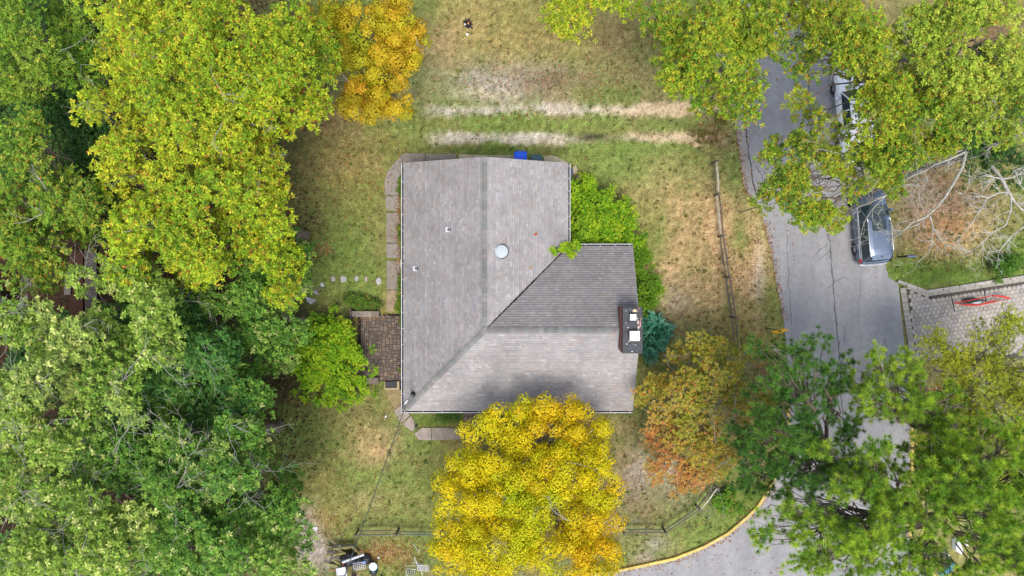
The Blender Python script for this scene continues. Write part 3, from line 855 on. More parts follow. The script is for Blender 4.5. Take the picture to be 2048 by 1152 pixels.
# scabs of lifted tar and bare mortar on the cap
r = random.Random(5)
def scab(u, v, ru, rv, colr, m, h=.012, n=11, nm='patch', z=CZ):
    pts = []
    for i in range(n):
        t = 2*PI*i/n; kk = r.uniform(.6, 1.1); pts.append((u+ru*kk*math.cos(t), v+rv*kk*math.sin(t)))
    return MB().prism(pxpoly(pts, z), z+.001, z+h, colr, inset=.005).build(nm, m, chim)
M['mortar'] = mat_attr('mortar', rough=.9, noise=.2, scale=12)
for (u, v, ru, rv, c) in ((1269,621.5,5,2.6,(0.62,0.52,0.32)),(1276,645,2.6,4.5,(0.5,0.4,0.33)),(1277,655,2.5,4,(0.58,0.45,0.38)),(1280.5,648,1.2,8,(0.55,0.3,0.27)),(1256,655,2.2,2,(0.5,0.38,0.34)),(1275,637,1.2,1.6,(.7,.66,.6)),(1258,683,2.2,1.3,(.5,.35,.3)),(1264,703,2.5,.8,(.65,.67,.7)),(1276,660,2,1.4,(.5,.36,.32)),(1262,698,2,1.2,(.4,.42,.46)),(1279,616,3,.9,(.5,.22,.2)),(1282,638,.8,4,(.42,.35,.12)),(1266,689,1.3,2,(.5,.4,.38)),(1252,646,.8,3,(.35,.33,.32)),(1254,688,1,2.4,(.6,.58,.58)),(1271,690,1.6,.9,(.6,.55,.5)),(1258,693,.8,2.6,(.5,.5,.52)),(1267,696,2.2,.7,(.62,.6,.6)),(1278,668,1,3,(.5,.33,.28)),(1252,622,1,2,(.4,.36,.34)),(1281,676,.9,2.4,(.45,.3,.26)),(1274,623,2.2,1,(.5,.25,.22))):
    scab(u, v, ru, rv, c, M['mortar'])
for (u, v, ru, rv) in ((1259,619,7,5),(1263,650,9,8),(1254,629,5,4),(1253,672,4,9),(1262,694,10,8),(1276,697,5,7)):
    scab(u, v, ru, rv, (1,1,1), mat('tar_blister', (0.055,0.062,0.075), rough=.5, noise=.3, scale=6), h=.018)
for (u, v, w, hh, zt) in ((1266.5,634.5,6.2,6.2,.28),(1269.5,672,9.8,9.8,.34)):
    c0 = P(u, v, CZ+zt); w_ = w/PPM*(CAM_H-CZ)/CAM_H
    fl = MB().box(c0.x-w_*.7, c0.x+w_*.7, c0.y-w_*.7, c0.y+w_*.7, CZ+.003, CZ+zt-.05, (0.3,0.28,0.27)).build('flue', M['stone'], chim)
    fc = bevel(MB().box(c0.x-w_, c0.x+w_, c0.y-w_, c0.y+w_, CZ+zt-.045, CZ+zt, (1,1,1)).build('flue_cap', mat('white_enamel', (0.86,0.86,0.88), rough=.3), chim), .012)

# roof fittings: things fixed on the roof
def zroof_main(x): return ZR - abs(x-XR)*k
def shaft(name, u, v, label):
    z = 4.0
    for _ in range(4): p = P(u, v, z); z = zroof_main(p.x)
    root = thing(name, p, label); root.parent = house
    th = math.atan(k)
    Mx = Matrix.Translation((p.x, p.y, z)) @ Matrix.Rotation(-th if p.x < XR else th, 4, 'Y')
    MB().box(-.2, .07, -.15, .15, .012, .04, (0.75,0.77,0.8), Mx).build('flashing_plate', M['white_paint'], root)
    MB().disc_stack(p.x, p.y, [(.10, z+.0),(.10, z+.06),(.07, z+.11)], 14, (0.3,0.33,0.36)).build('collar', M['rubber'], root)
    MB().tube([(p.x, p.y, z), (p.x, p.y, z+.3)], .052, 12, (0.5,0.55,0.6)).build('pipe', M['plain'], root)
    MB().disc_stack(p.x, p.y, [(.04, z+.302),(.04, z+.306)], 12).build('opening', M['black'], root)
shaft('vent_pipe', 898, 459, 'plumbing vent with white flashing nearer the ridge on the west roof slope')
shaft('vent_pipe', 833, 537, 'plumbing vent with white flashing nearer the west gutter')
p = P(1003, 503, 4.35); z = zroof_main(p.x)
fan = thing('attic_fan', (p.x, p.y, z), 'round white domed attic fan on the east slope beside the ridge'); fan.parent = house
MB().disc_stack(p.x, p.y, [(.42, z-.16),(.42, z+.04),(.40, z+.05)], 28, (0.10,0.10,0.11)).build('base_flange', M['black'], fan)
MB().disc_stack(p.x, p.y, [(.30, z),(.30, z+.16)], 24, (0.3,0.3,0.3)).build('throat', M['chrome'], fan)
MB().disc_stack(p.x, p.y, [(.36, z+.14),(.385, z+.15),(.37, z+.19),(.31, z+.215),(.18, z+.235),(.06, z+.24)], 32, (1,1,1)).build('dome', mat('white_dome', (0.40,0.44,0.46), rough=.45, noise=.05, scale=6), fan, smooth=True)

# service mast with cables
mb_ = P(826, 789, 3.15)
mast = thing('service_mast', mb_, 'grey electric service mast with weatherhead at the south-west roof corner'); mast.parent = house
MB().disc_stack(mb_.x, mb_.y, [(.15, 3.0),(.14, 3.2),(.07, 3.32)], 16, (0.03,0.03,0.03)).build('boot', M['rubber'], mast)
MB().tube([(mb_.x, mb_.y, 2.9), (mb_.x, mb_.y, 4.9)], .05, 10).build('pole', mat('galvanised', (0.5,0.55,0.56), rough=.4, metallic=.5), mast)
wh = Vector((mb_.x, mb_.y, 4.95))
MB().tube([wh, wh+Vector((-.05,-.03,.1)), wh+Vector((-.16,-.2,.06)), wh+Vector((-.2,-.28,-.08))], [.07,.09,.09,.06], 10).build('weatherhead', M['chrome'], mast)
MB().tube([(mb_.x, mb_.y, 4.55), (mb_.x-.14, mb_.y-.2, 4.5)], [.03,.045], 8).build('insulator', M['white_paint'], mast)
pole_xy = P(648, 1262, 7.2)
def cable(a, b, sag, rad, label, colr, name='service_cable'):
    a, b = Vector(a), Vector(b); pts = []
    for i in range(25):
        t = i/24; q = a.lerp(b, t); q.z -= sag*4*t*(1-t); pts.append(q)
    o = MB().tube(pts, rad, 6, colr).build(name, M['plain']); return tag(o, label, 'cable')
cable(wh+Vector((-.15,-.25,-.2)), pole_xy, .5, .025, 'thick dark service cable sagging from the mast over the lawn', (0.05,0.06,0.06))
cable(wh+Vector((-.1,-.2,-.5)), pole_xy+Vector((.5,0,-.6)), .7, .008, 'thin dark telephone wire beside the thick service cable, on its right', (0.12,0.12,0.13))
cable(wh+Vector((-.2,-.1,-.7)), pole_xy+Vector((-1.6,0,-.6)), .6, .006, 'thin grey wire spreading left of the thick service cable', (0.10,0.10,0.10))
up = thing('utility_pole', (pole_xy.x, pole_xy.y, 0), 'wooden utility pole carrying the service cables beyond the lower picture edge', 'utility pole')
MB().tube([(pole_xy.x,pole_xy.y,-.1),(pole_xy.x,pole_xy.y,9)], [.16,.12], 12, (0.16,0.12,0.09)).build('shaft', M['wood'], up)
MB().beam((pole_xy.x-1.7,pole_xy.y,6.7),(pole_xy.x+1,pole_xy.y,6.7), .1, .12, (0.15,0.12,0.1)).build('cross_arm', M['wood'], up)

# brick steps under the maple on the south side
st_ = thing('brick_steps', P(946, 836), 'brown paver landing against the south wall beside the yellow maple', 'steps')
for i in range(5):
    for j in range(3):
        u0, v0 = 928+i*8.2, 823+j*9.4
        MB().prism(pxpoly([(u0+.4,v0+.4),(u0+7.8,v0+.4),(u0+7.8,v0+9),(u0+.4,v0+9)]), 0, .12+random.uniform(-.006,.006), random.choice([(0.22,0.15,0.12),(0.19,0.145,0.12),(0.16,0.13,0.11)]), inset=.012).build('paver', M['paver'], st_)
# ------------------------------------------------------------------ foliage builders
def unit(v): return v / (np.linalg.norm(v, axis=-1, keepdims=True) + 1e-9)

def leaf_mesh(name, c, d, n, L, W, col, fold=.12):
    """one folded rhombic leaf per row"""
    s = unit(np.cross(d, n)); n2 = unit(np.cross(s, d))
    L = L[:, None]; W = W[:, None]
    v0 = c; v2 = c + d * L
    mid = c + d * L * .5
    v1 = mid + s * W * .5 + n2 * W * fold; v3 = mid - s * W * .5 + n2 * W * fold
    V = np.stack([v0, v1, v2, v3], 1).reshape(-1, 3)
    F = np.arange(len(c) * 4).reshape(-1, 4)
    return V, F, np.repeat(col, 4, 0)

def pick_cols(pal, n, rng):
    P_ = np.array([p[0] for p in pal]); w = np.array([p[1] for p in pal], float); w /= w.sum()
    return P_[rng.choice(len(pal), n, p=w)]

def lobes_to_clumps(lobes, rc, over, rng, depth=2.2, flat=.5):
    C = []; R = []; T = []
    for lb in lobes:
        (u, v, ru, rv, z) = lb[:5]; dn_ = lb[5] if len(lb) > 5 else 1.0
        s = (CAM_H - z) / CAM_H / PPM
        a, b = ru * s, rv * s
        n = max(1, int(over * dn_ * a * b / (rc * rc)))
        ang = rng.random(n) * 2*PI; rr = np.sqrt(rng.random(n)) * np.clip(1 - .35 * rc / max(a, b), .5, 1)
        p = P(u, v, z)
        x = p.x + a * rr * np.cos(ang); y = p.y + b * rr * np.sin(ang)
        zz = z - min(a, b) * flat * rr**2 - rng.random(n)**1.5 * depth
        kz = 1 + .65*((CAM_H - zz)/(CAM_H - z) - 1); x = x*kz; y = y*kz
        C.append(np.stack([x, y, zz], -1)); R.append(rc * rng.uniform(.65, 1.25, n)); T.append(rng.random(n))
    return np.concatenate(C), np.concatenate(R), np.concatenate(T)

def tubes(segs, n=5):
    """segs: list of (pts Nx3, radii N) -> one V,F"""
    V = []; F = []; b = 0
    ang = np.arange(n) * 2*PI/n; ca = np.cos(ang); sa = np.sin(ang)
    for pts, rad in segs:
        pts = np.asarray(pts, float); m = len(pts); rad = np.asarray(rad, float)
        d = np.empty_like(pts); d[1:-1] = pts[2:] - pts[:-2]; d[0] = pts[1]-pts[0]; d[-1] = pts[-1]-pts[-2]
        d = unit(d); ref = np.array([.31, .17, .93]) if abs(d[0] @ np.array([.31,.17,.93])) < .9 else np.array([1., 0, 0])
        a = unit(np.cross(d, ref)); bb = np.cross(d, a)
        ring = pts[:, None] + (a[:, None] * ca[None, :, None] + bb[:, None] * sa[None, :, None]) * rad[:, None, None]
        V.append(ring.reshape(-1, 3))
        i = b + np.arange(m-1)[:, None]*n + np.arange(n)[None]; j = b + np.arange(m-1)[:, None]*n + (np.arange(n)[None]+1) % n
        F.append(np.stack([i, j, j+n, i+n], -1).reshape(-1, 4)); b += m*n
    return np.concatenate(V), np.concatenate(F)

def curve(a, b, rng, wob=.12, m=6, sag=0.0):
    a = np.asarray(a, float); b = np.asarray(b, float); t = np.linspace(0, 1, m)[:, None]; L = np.linalg.norm(b-a)
    p = a + (b-a)*t; w = rng.normal(0, wob*L, (m, 3)) * np.sin(t*PI) * .5
    p = p + w; p[:, 2] += sag*L*np.sin(t[:, 0]*PI)
    return p

def bare_branch(start, d, L, r, rng, depth, out, kids=3, wander=.35, flat=.25):
    """a crooked bare branch that forks"""
    m = max(4, int(5 + 2*depth)); pts = [np.array(start, float)]; d = unit(np.array(d, float))
    for i in range(m-1):
        d = d + rng.normal(0, wander*.42, 3) * np.array([1, 1, flat*2]); d = unit(d)
        pts.append(pts[-1] + d * L/(m-1))
    pts = np.array(pts); out.append((pts, np.linspace(r, r*.45, m)))
    if depth > 0:
        for k_ in range(kids + (rng.random() < .5)):
            t = rng.integers(1, m); dd = unit(pts[min(t, m-1)] - pts[t-1]); a = rng.uniform(.4, 1.0) * rng.choice([-1, 1])
            nd = np.array([dd[0]*math.cos(a)-dd[1]*math.sin(a), dd[0]*math.sin(a)+dd[1]*math.cos(a), dd[2]+rng.normal(0, flat)])
            bare_branch(pts[t], nd, L*rng.uniform(.4, .65), max(.008, r*(1-.5*t/m)*.6), rng, depth-1, out, kids, wander, flat)

BARK = (0.20, 0.165, 0.13); LICHEN = (0.34, 0.33, 0.29)

def make_tree(name, label, cat, base_px, lobes, pal, seed, style='oak', rc=1.0, over=3.0, dens=92, leaf=(.16, .075), group=None,
              depth=2.2, flat=.5, trunk_r=.2, bare=0, bark=BARK, fork=.45, lean=None, twigs=True, jit=.24, orange=0.0, base_world=None):
    rng = np.random.default_rng(seed)
    C, R, T = lobes_to_clumps(lobes, rc, over, rng, depth, flat)
    base = P(*base_px, 0) if base_world is None else Vector(base_world)
    root = thing(name, base, label, cat, group)
    ztop = C[:, 2].max()
    # --- wood
    segs = []
    b0 = np.array([base.x, base.y, -.1]); cen = C.mean(0)
    fk = np.array([base.x*(1-.35)+cen[0]*.35, base.y*.65+cen[1]*.35, ztop*fork])
    tr = curve(b0, fk, rng, .05, 7); segs.append((tr, np.linspace(trunk_r*1.15, trunk_r*.75, 7)))
    K = max(2, min(9, len(C)//7)); cent = C[rng.choice(len(C), K, replace=False)].copy()
    for _ in range(5):
        lab = np.argmin(((C[:, None, :2]-cent[None, :, :2])**2).sum(-1), 1)
        for k_ in range(K):
            if (lab == k_).any(): cent[k_] = C[lab == k_].mean(0)
    for k_ in range(K):
        ii = np.where(lab == k_)[0]
        if len(ii) == 0: continue
        node = fk*.35 + cent[k_]*.65; node[2] = min(cent[k_][2] - .5, fk[2]*.45 + cent[k_][2]*.55)
        lm = curve(fk, node, rng, .12, 7, .05); segs.append((lm, np.linspace(trunk_r*.45, trunk_r*.25, 7)))
        for i in ii:
            st = lm[rng.integers(3, 7)]
            end = C[i] - np.array([0, 0, R[i]*.25])
            br = curve(st, end, rng, .14, 6, .04); segs.append((br, np.linspace(trunk_r*.18, .014, 6)))
            if twigs:
                for _ in range(4):
                    dd = unit(rng.normal(0, 1, 3) * np.array([1, 1, .35]) + np.array([0, 0, .35]))
                    segs.append((curve(br[rng.integers(3, 6)], end + dd*R[i]*.9, rng, .15, 4), np.linspace(.016, .006, 4)))
    nb = len(segs)
    for _ in range(bare):
        i = rng.integers(len(C)); a = rng.random()*2*PI
        st = C[i] + np.array([0, 0, R[i]*.35]); d0 = np.array([math.cos(a), math.sin(a), .12])
        bare_branch(st, d0, rng.uniform(.9, 2.4), rng.uniform(.012, .026), rng, 2, segs, 2, .38, .15)
    V, F = tubes(segs[:nb])
    col = np.tile(np.array(bark), (len(V), 1)) * rng.uniform(.8, 1.2, (len(V), 1))
    link('trunk', np_mesh('trunk', V, F, col, smooth=True), M['bark'], root)
    if bare:
        V, F = tubes(segs[nb:], 4)
        tag(link('bare_twigs', np_mesh('bare_twigs', V, F, np.tile(np.array(LICHEN), (len(V), 1)) * rng.uniform(.7, 1.1, (len(V), 1))), M['bark'], root), kind='stuff')
    # --- leaves
    Vs = []; Fs = []; Cs = []; off = 0
    ccol = pick_cols(pal, len(C), rng)*.5 + pick_cols(pal, K, rng)[lab]*.5      # whole boughs turn together
    if style == 'oak' or style == 'airy':
        nr = np.maximum(6, (dens * R**2)).astype(int); idx = np.repeat(np.arange(len(C)), nr); N = len(idx)
        d = unit(rng.normal(0, 1, (N, 3)) + np.array([0, 0, .45])); d[:, 2] = np.where(d[:, 2] < -.15, -d[:, 2]*.5, d[:, 2])
        rad = R[idx] * rng.uniform(.45, 1.05, N)**.7
        lump = 1 + .25*np.sin(d[:, 0]*6+idx) * np.sin(d[:, 1]*6+idx*1.7)
        pos = C[idx] + d * (rad*lump)[:, None] * np.array([1, 1, .62])
        k_ = 7 if style == 'oak' else 6
        az = rng.random((N, 1))*2*PI + np.arange(k_)[None]*2*PI/k_ + rng.normal(0, .28, (N, k_))
        el = rng.uniform(-.55, .35, (N, k_)) + rng.normal(0, .2, (N, 1))
        tilt = rng.normal(0, .28, (N, 2))
        dd = np.stack([np.cos(az)*np.cos(el), np.sin(az)*np.cos(el), np.sin(el)], -1)
        dd[..., 2] += dd[..., 0]*tilt[:, :1] + dd[..., 1]*tilt[:, 1:]
        dd = unit(dd.reshape(-1, 3))
        nn = unit(np.stack([rng.normal(0, .35, N*k_), rng.normal(0, .35, N*k_), np.ones(N*k_)], -1))
        c = np.repeat(pos, k_, 0) + dd*.012
        L = leaf[0]*rng.uniform(.6, 1.25, N*k_); W = leaf[1]*rng.uniform(.7, 1.25, N*k_)
        rc_ = ccol[idx]*.38 + pick_cols(pal, N, rng)*.62
        lc = np.repeat(rc_, k_, 0) * (1 + rng.normal(0, jit, (N*k_, 1)))
        lc = lc * (1 + rng.normal(0, .05, (N*k_, 3)))
        if orange > 0:
            m_ = rng.random(N*k_) < orange
            lc[m_] = np.array([.42, .17, .03]) * rng.uniform(.6, 1.3, (m_.sum(), 1)); L = np.where(m_, L*.7, L)
    elif style == 'maple':       # leaves shingled over domed sprays
        idc = np.arange(len(C)); cc = C; rr = R
        nr = np.maximum(12, dens*rr**2*3.2).astype(int); idx = np.repeat(np.arange(len(cc)), nr); N = len(idx)
        d = unit(rng.normal(0, 1, (N, 3)) + np.array([0, 0, .8])); d[:, 2] = np.abs(d[:, 2])*.95+.02; d = unit(d)
        lum = 1 + .16*np.sin(d[:, 0]*5+idx*1.3)*np.sin(d[:, 1]*5+idx*2.1) + .10*np.sin(d[:, 0]*13+idx)*np.sin(d[:, 1]*12)
        c = cc[idx] + d*(rr[idx]*lum*rng.uniform(.88, 1.04, N))[:, None]*np.array([1, 1, .62])
        t = unit(np.cross(d, rng.normal(0, 1, (N, 3)))); dd = unit(t + np.array([0, 0, -.25]) + rng.normal(0, .18, (N, 3)))
        nn = unit(d + rng.normal(0, .25, (N, 3)))
        L = leaf[0]*rng.uniform(.7, 1.2, N); W = leaf[1]*rng.uniform(.8, 1.2, N); c = c - dd*(L*.5)[:, None]
        sc = ccol[idc]*.92 + pick_cols(pal, len(idc), rng)*.08
        lc = sc[idx] * (1 + rng.normal(0, .13, (N, 1)))*(1 + rng.normal(0, .05, (N, 3)))
    elif style == 'pine':
        nr = np.maximum(4, dens*R**2).astype(int); idx = np.repeat(np.arange(len(C)), nr); N = len(idx)
        d = unit(rng.normal(0, 1, (N, 3)) + np.array([0, 0, .55])); d[:, 2] = np.abs(d[:, 2])
        pos = C[idx] + d*(R[idx]*rng.uniform(.35, 1.05, N))[:, None]*np.array([1, 1, .6])
        k_ = 58
        ax = unit(d*.6 + np.array([0, 0, .8]) + rng.normal(0, .25, (N, 3)))
        th = rng.random((N, k_))*2*PI; ph = np.arccos(rng.uniform(.0, .9, (N, k_)))
        e1 = unit(np.cross(ax, np.array([1., .2, .1]))); e2 = np.cross(ax, e1)
        dd = ax[:, None]*np.cos(ph)[..., None] + (e1[:, None]*np.cos(th)[..., None] + e2[:, None]*np.sin(th)[..., None])*np.sin(ph)[..., None]
        dd = dd.reshape(-1, 3); c = np.repeat(pos, k_, 0) - np.repeat(ax, k_, 0)*(rng.random((N*k_, 1))*.10)
        L = leaf[0]*rng.uniform(.75, 1.15, N*k_); W = np.full(N*k_, leaf[1])
        nn = unit(rng.normal(0, 1, (N*k_, 3)))
        tc = ccol[idx]*.3 + pick_cols(pal, N, rng)*.7
        lc = np.repeat(tc, k_, 0)*(1 + rng.normal(0, jit, (N*k_, 1)))
        s = unit(np.cross(dd, nn))
        V = np.stack([c - s*W[:, None]*.5, c + s*W[:, None]*.5, c + dd*L[:, None]], 1).reshape(-1, 3)
        cl = np.repeat(lc, 3, 0)
        me = np_mesh('crown', V, np.arange(len(V)).reshape(-1, 3), np.clip(cl, .004, 1)); o = link('crown', me, M['needle'], root)
        return root, len(V)//3
    V, F, cl = leaf_mesh('crown', c, dd, nn, L, W, lc)
    link('crown', np_mesh('crown', V, F, np.clip(cl, .004, 1)), M['leaf'], root)
    return root, 2*len(F)

TRIS = 0
def T_(*a, **k):
    global TRIS
    r_, n = make_tree(*a, **k); TRIS += n; return r_

# palettes (base reflectance)
YG = [((0.33,0.44,0.02),3.4),((0.46,0.50,0.025),2.4),((0.21,0.35,0.02),3),((0.60,0.52,0.04),.8),((0.10,0.21,0.015),1.6),((0.05,0.11,0.01),.7)]
MG = [((0.149,0.276,0.023),3),((0.253,0.380,0.034),2),((0.069,0.161,0.017),2.5),((0.437,0.437,0.057),.8),((0.034,0.092,0.011),1)]
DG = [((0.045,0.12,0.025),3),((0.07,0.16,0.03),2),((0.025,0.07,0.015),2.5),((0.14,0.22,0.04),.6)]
SG = [((0.146,0.293,0.037),3),((0.079,0.195,0.027),3),((0.256,0.403,0.061),2),((0.549,0.586,0.195),.5),((0.037,0.104,0.015),1.5)]
PALE = [((0.293,0.415,0.061),3),((0.610,0.634,0.207),1.0),((0.183,0.317,0.037),2.5),((0.091,0.183,0.024),2),((0.037,0.098,0.012),1)]
TEALG = [((0.069,0.196,0.040),3),((0.115,0.253,0.046),2),((0.040,0.115,0.023),2.5),((0.207,0.345,0.057),.8)]
GOLD = [((0.68,0.555,0.01),5),((0.60,0.55,0.012),4),((0.44,0.50,0.012),2.4),((0.72,0.44,0.01),1.2),((0.28,0.42,0.012),.8)]
AMBER = [((0.56,0.32,0.02),3),((0.56,0.42,0.02),3.4),((0.42,0.42,0.02),3.2),((0.28,0.36,0.02),1.8),((0.54,0.22,0.02),.8)]
YG2 = [((0.24,0.36,0.02),3),((0.36,0.42,0.025),2.2),((0.14,0.26,0.02),3),((0.50,0.46,0.035),1.0),((0.06,0.14,0.012),1.8)]
FALL = [((0.38,0.34,0.04),3.4),((0.28,0.32,0.03),3.2),((0.50,0.28,0.05),1.8),((0.48,0.13,0.05),.6),((0.15,0.19,0.02),1.6),((0.50,0.42,0.12),1.3)]
LIME = [((0.23,0.42,0.012),3),((0.34,0.50,0.02),2.4),((0.12,0.29,0.01),2.4),((0.05,0.15,0.008),1.8),((0.50,0.54,0.03),.8)]
PINED = [((0.069,0.184,0.034),3),((0.115,0.265,0.040),3),((0.040,0.115,0.023),1.5),((0.196,0.368,0.046),1.2)]
PINEL = [((0.220,0.396,0.033),3),((0.363,0.528,0.039),2.8),((0.110,0.242,0.028),2),((0.055,0.143,0.022),1),((0.495,0.605,0.055),1)]
OLIVY = [((0.33,0.37,0.025),3),((0.23,0.29,0.02),3),((0.45,0.46,0.03),1.6),((0.10,0.14,0.015),1.4)]

G_ = 'broadleaf trees of the wood on the left'
# --- left wood, back to front (low dark ones first)
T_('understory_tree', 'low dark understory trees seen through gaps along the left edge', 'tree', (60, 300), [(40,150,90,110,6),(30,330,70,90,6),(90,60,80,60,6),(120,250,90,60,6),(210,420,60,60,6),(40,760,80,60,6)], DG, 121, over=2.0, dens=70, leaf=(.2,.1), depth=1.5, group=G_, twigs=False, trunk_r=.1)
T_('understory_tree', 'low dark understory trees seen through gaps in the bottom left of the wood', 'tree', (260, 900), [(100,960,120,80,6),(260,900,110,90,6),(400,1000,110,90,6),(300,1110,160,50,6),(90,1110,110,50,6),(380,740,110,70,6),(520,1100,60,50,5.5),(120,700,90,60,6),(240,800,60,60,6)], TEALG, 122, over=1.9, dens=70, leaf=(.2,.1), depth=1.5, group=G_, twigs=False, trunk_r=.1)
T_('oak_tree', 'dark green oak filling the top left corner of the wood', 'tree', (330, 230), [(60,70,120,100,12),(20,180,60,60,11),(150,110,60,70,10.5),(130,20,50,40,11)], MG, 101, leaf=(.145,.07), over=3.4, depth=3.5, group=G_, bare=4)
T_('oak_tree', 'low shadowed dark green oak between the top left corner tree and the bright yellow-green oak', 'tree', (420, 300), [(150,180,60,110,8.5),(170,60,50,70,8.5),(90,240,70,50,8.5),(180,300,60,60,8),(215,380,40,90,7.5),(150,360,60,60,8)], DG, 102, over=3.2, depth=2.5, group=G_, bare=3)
T_('oak_tree', 'mid green oak with orange leaf tips at the left edge above the leaf-filled timber bed', 'tree', (330, 470), [(40,290,70,80,12.5),(110,400,75,80,12.5),(30,430,60,110,12),(60,520,60,60,11.5),(150,460,40,40,11)], MG, 103, leaf=(.15,.075), over=3.4, depth=3, group=G_, orange=.06, bare=6)
T_('oak_tree', 'tallest bright yellow-green oak at the top of the wood', 'tree', (560, 330), [(300,60,110,80,15),(430,90,120,95,15),(560,110,95,100,14.5),(250,110,60,60,14),(350,170,110,70,15),(480,190,100,75,14.5),(590,210,75,45,13),(210,210,75,60,13.5),(640,110,45,50,12.5),(370,0,130,40,14),(210,20,40,40,13.5)], YG, 104, over=3.6, depth=3.5, group=G_, orange=.07, bare=8, trunk_r=.3)
T_('oak_tree', 'yellow-green oak with gold leaf tips beside the west lawn', 'tree', (610, 470), [(300,290,110,60,13.5),(440,260,100,55,13.5),(240,340,50,50,12.5),(400,370,110,60,13.5),(520,370,75,55,12.5),(300,440,80,70,13),(430,470,110,70,13),(520,450,75,60,12),(240,490,50,45,12),(380,540,60,32,12),(560,520,38,60,10.5),(570,590,28,36,10),(470,350,60,50,13),(545,300,60,26,11.5)], YG, 105, leaf=(.175,.08), over=3.5, depth=3.5, group=G_, orange=.09, bare=8, trunk_r=.3)
T_('oak_tree', 'thin dark green oak at the wood edge below the gold-tipped oak', 'tree', (620, 640), [(460,600,80,50,8.5,.8),(540,560,50,50,8,.8),(540,650,55,60,8,.8),(470,720,70,70,8.5,.9),(560,490,36,40,8,.6),(585,530,26,40,8,.8),(590,640,22,50,7.5,.7),(500,560,50,50,8.5,.9),(560,720,22,30,7.5,.5)], SG, 106, leaf=(.185,.09), over=2.6, depth=2.5, group=G_, bare=7, style='oak')
T_('oak_tree', 'pale silvery green oak with arching grey branches below the timber bed', 'tree', (410, 690), [(60,640,75,60,13),(230,570,90,40,12),(170,680,80,70,13),(60,780,90,80,14),(200,770,80,60,14),(290,680,60,70,13),(110,860,90,60,13.5),(30,920,60,60,13),(300,590,50,30,11)], PALE, 107, leaf=(.185,.09), over=3.1, depth=3.5, group=G_, bare=34, trunk_r=.28)
T_('oak_tree', 'deep green oak behind the pale silvery oak, near the middle of the wood', 'tree', (500, 760), [(340,640,80,60,10),(400,720,80,70,10.5),(330,780,70,50,10),(440,800,80,50,10),(250,640,50,40,9.5)], TEALG, 108, leaf=(.185,.09), over=3.0, depth=3, group=G_, bare=12)
T_('oak_tree', 'green oak tangled with bare grey branches left of the south lawn', 'tree', (560, 850), [(300,880,100,70,12),(420,880,90,60,12),(495,870,50,54,10.5),(350,960,110,60,12.5),(460,970,70,60,11.5),(515,910,34,36,9.5),(200,920,60,50,12),(480,800,50,36,9.5)], SG, 109, leaf=(.185,.09), over=3.1, depth=3.2, group=G_, bare=44, trunk_r=.28)
T_('oak_tree', 'yellowish green oak with many bare twigs in the bottom left corner', 'tree', (330, 1010), [(80,1010,110,60,13),(200,1030,90,60,13),(50,1110,100,60,13),(180,1120,100,50,13),(20,960,40,50,12)], PALE, 110, leaf=(.185,.09), over=3.1, depth=3, group=G_, bare=26)
T_('oak_tree', 'fresh green oak at the bottom of the wood beside the grey bare soil', 'tree', (590, 1080), [(330,1060,110,60,12),(440,1060,80,60,11.5),(530,1040,60,60,10),(540,1110,60,50,10),(300,1130,90,40,11.5),(430,1130,80,40,11),(580,1140,36,24,9),(560,990,30,40,9)], SG, 111, leaf=(.185,.09), over=3.2, depth=3, group=G_, bare=12)

# --- maples
T_('maple_tree', 'amber and orange maple at the top, between the tallest oak and the open lawn', 'tree', (790, 130), [(650,40,60,50,8.5),(720,50,90,60,9),(790,40,60,50,8.5),(740,130,80,60,9),(800,110,45,50,8.5),(730,200,60,44,8),(780,200,48,44,8),(830,80,20,40,7.5),(680,110,40,40,8.5)], AMBER, 201, style='maple', rc=.46, over=2.5, dens=300, leaf=(.12,.105), depth=1.0, flat=.6, bare=4, twigs=False)
T_('maple_tree', 'small orange maple half hidden under the tall oak', 'tree', (640, 250), [(575,205,40,45,5),(620,215,25,30,5),(580,250,30,18,4.5)], [((0.55,0.20,0.02),3),((0.5,0.27,0.02),2)], 202, style='maple', rc=.42, over=2.4, dens=300, leaf=(.12,.105), depth=.6, trunk_r=.08, twigs=False)
T_('maple_tree', 'large golden yellow maple leaning over the south roof edge', 'tree', (1055, 985), 
   [(1050,985,70,40,7.4),(1045,830,45,30,6.2),(1105,818,45,22,6.2),(1150,830,34,34,6.2),(985,860,70,40,6.5),(1080,870,90,50,6.6),(1165,880,55,50,6.6),(935,935,60,35,7.1),(1030,940,95,50,7.7),(1130,950,90,60,7.7),(1200,960,40,70,7.2),(905,985,40,36,6.9),(960,1010,75,50,7.5),(1070,1040,100,60,7.7),(1180,1050,70,70,7.4),(910,1060,45,60,6.9),(1000,1100,90,55,7.5),(1110,1115,90,45,7.5),(1205,1120,48,45,7.1),(900,1120,48,40,6.9),(1140,806,14,14,6.0),(960,1150,70,25,6.9),(1040,802,22,10,6.0)],
   GOLD, 203, style='maple', rc=.56, over=2.9, dens=270, leaf=(.10,.095), depth=1.3, flat=.55, bare=8, trunk_r=.2, twigs=False, bark=(0.33,0.31,0.27))
T_('maple_tree', 'thin maple turning olive, orange and red south-east of the house', 'tree', (1380, 850),
   [(1355,708,30,22,4.2,.6),(1310,790,44,34,5.5,.9),(1400,700,50,34,5,.8),(1440,760,70,44,6,.9),(1370,800,80,50,6.5),(1490,800,50,50,5.5,.9),(1400,870,80,50,6.5),(1470,880,60,50,6,.9),(1430,925,50,40,6,.8),(1490,720,40,26,5,.7),(1430,690,36,20,4.5,.7)],
   FALL, 204, style='airy', rc=.62, over=2.9, dens=130, leaf=(.11,.065), depth=1.8, bare=10, trunk_r=.11, bark=(0.34,0.31,0.27), jit=.2)
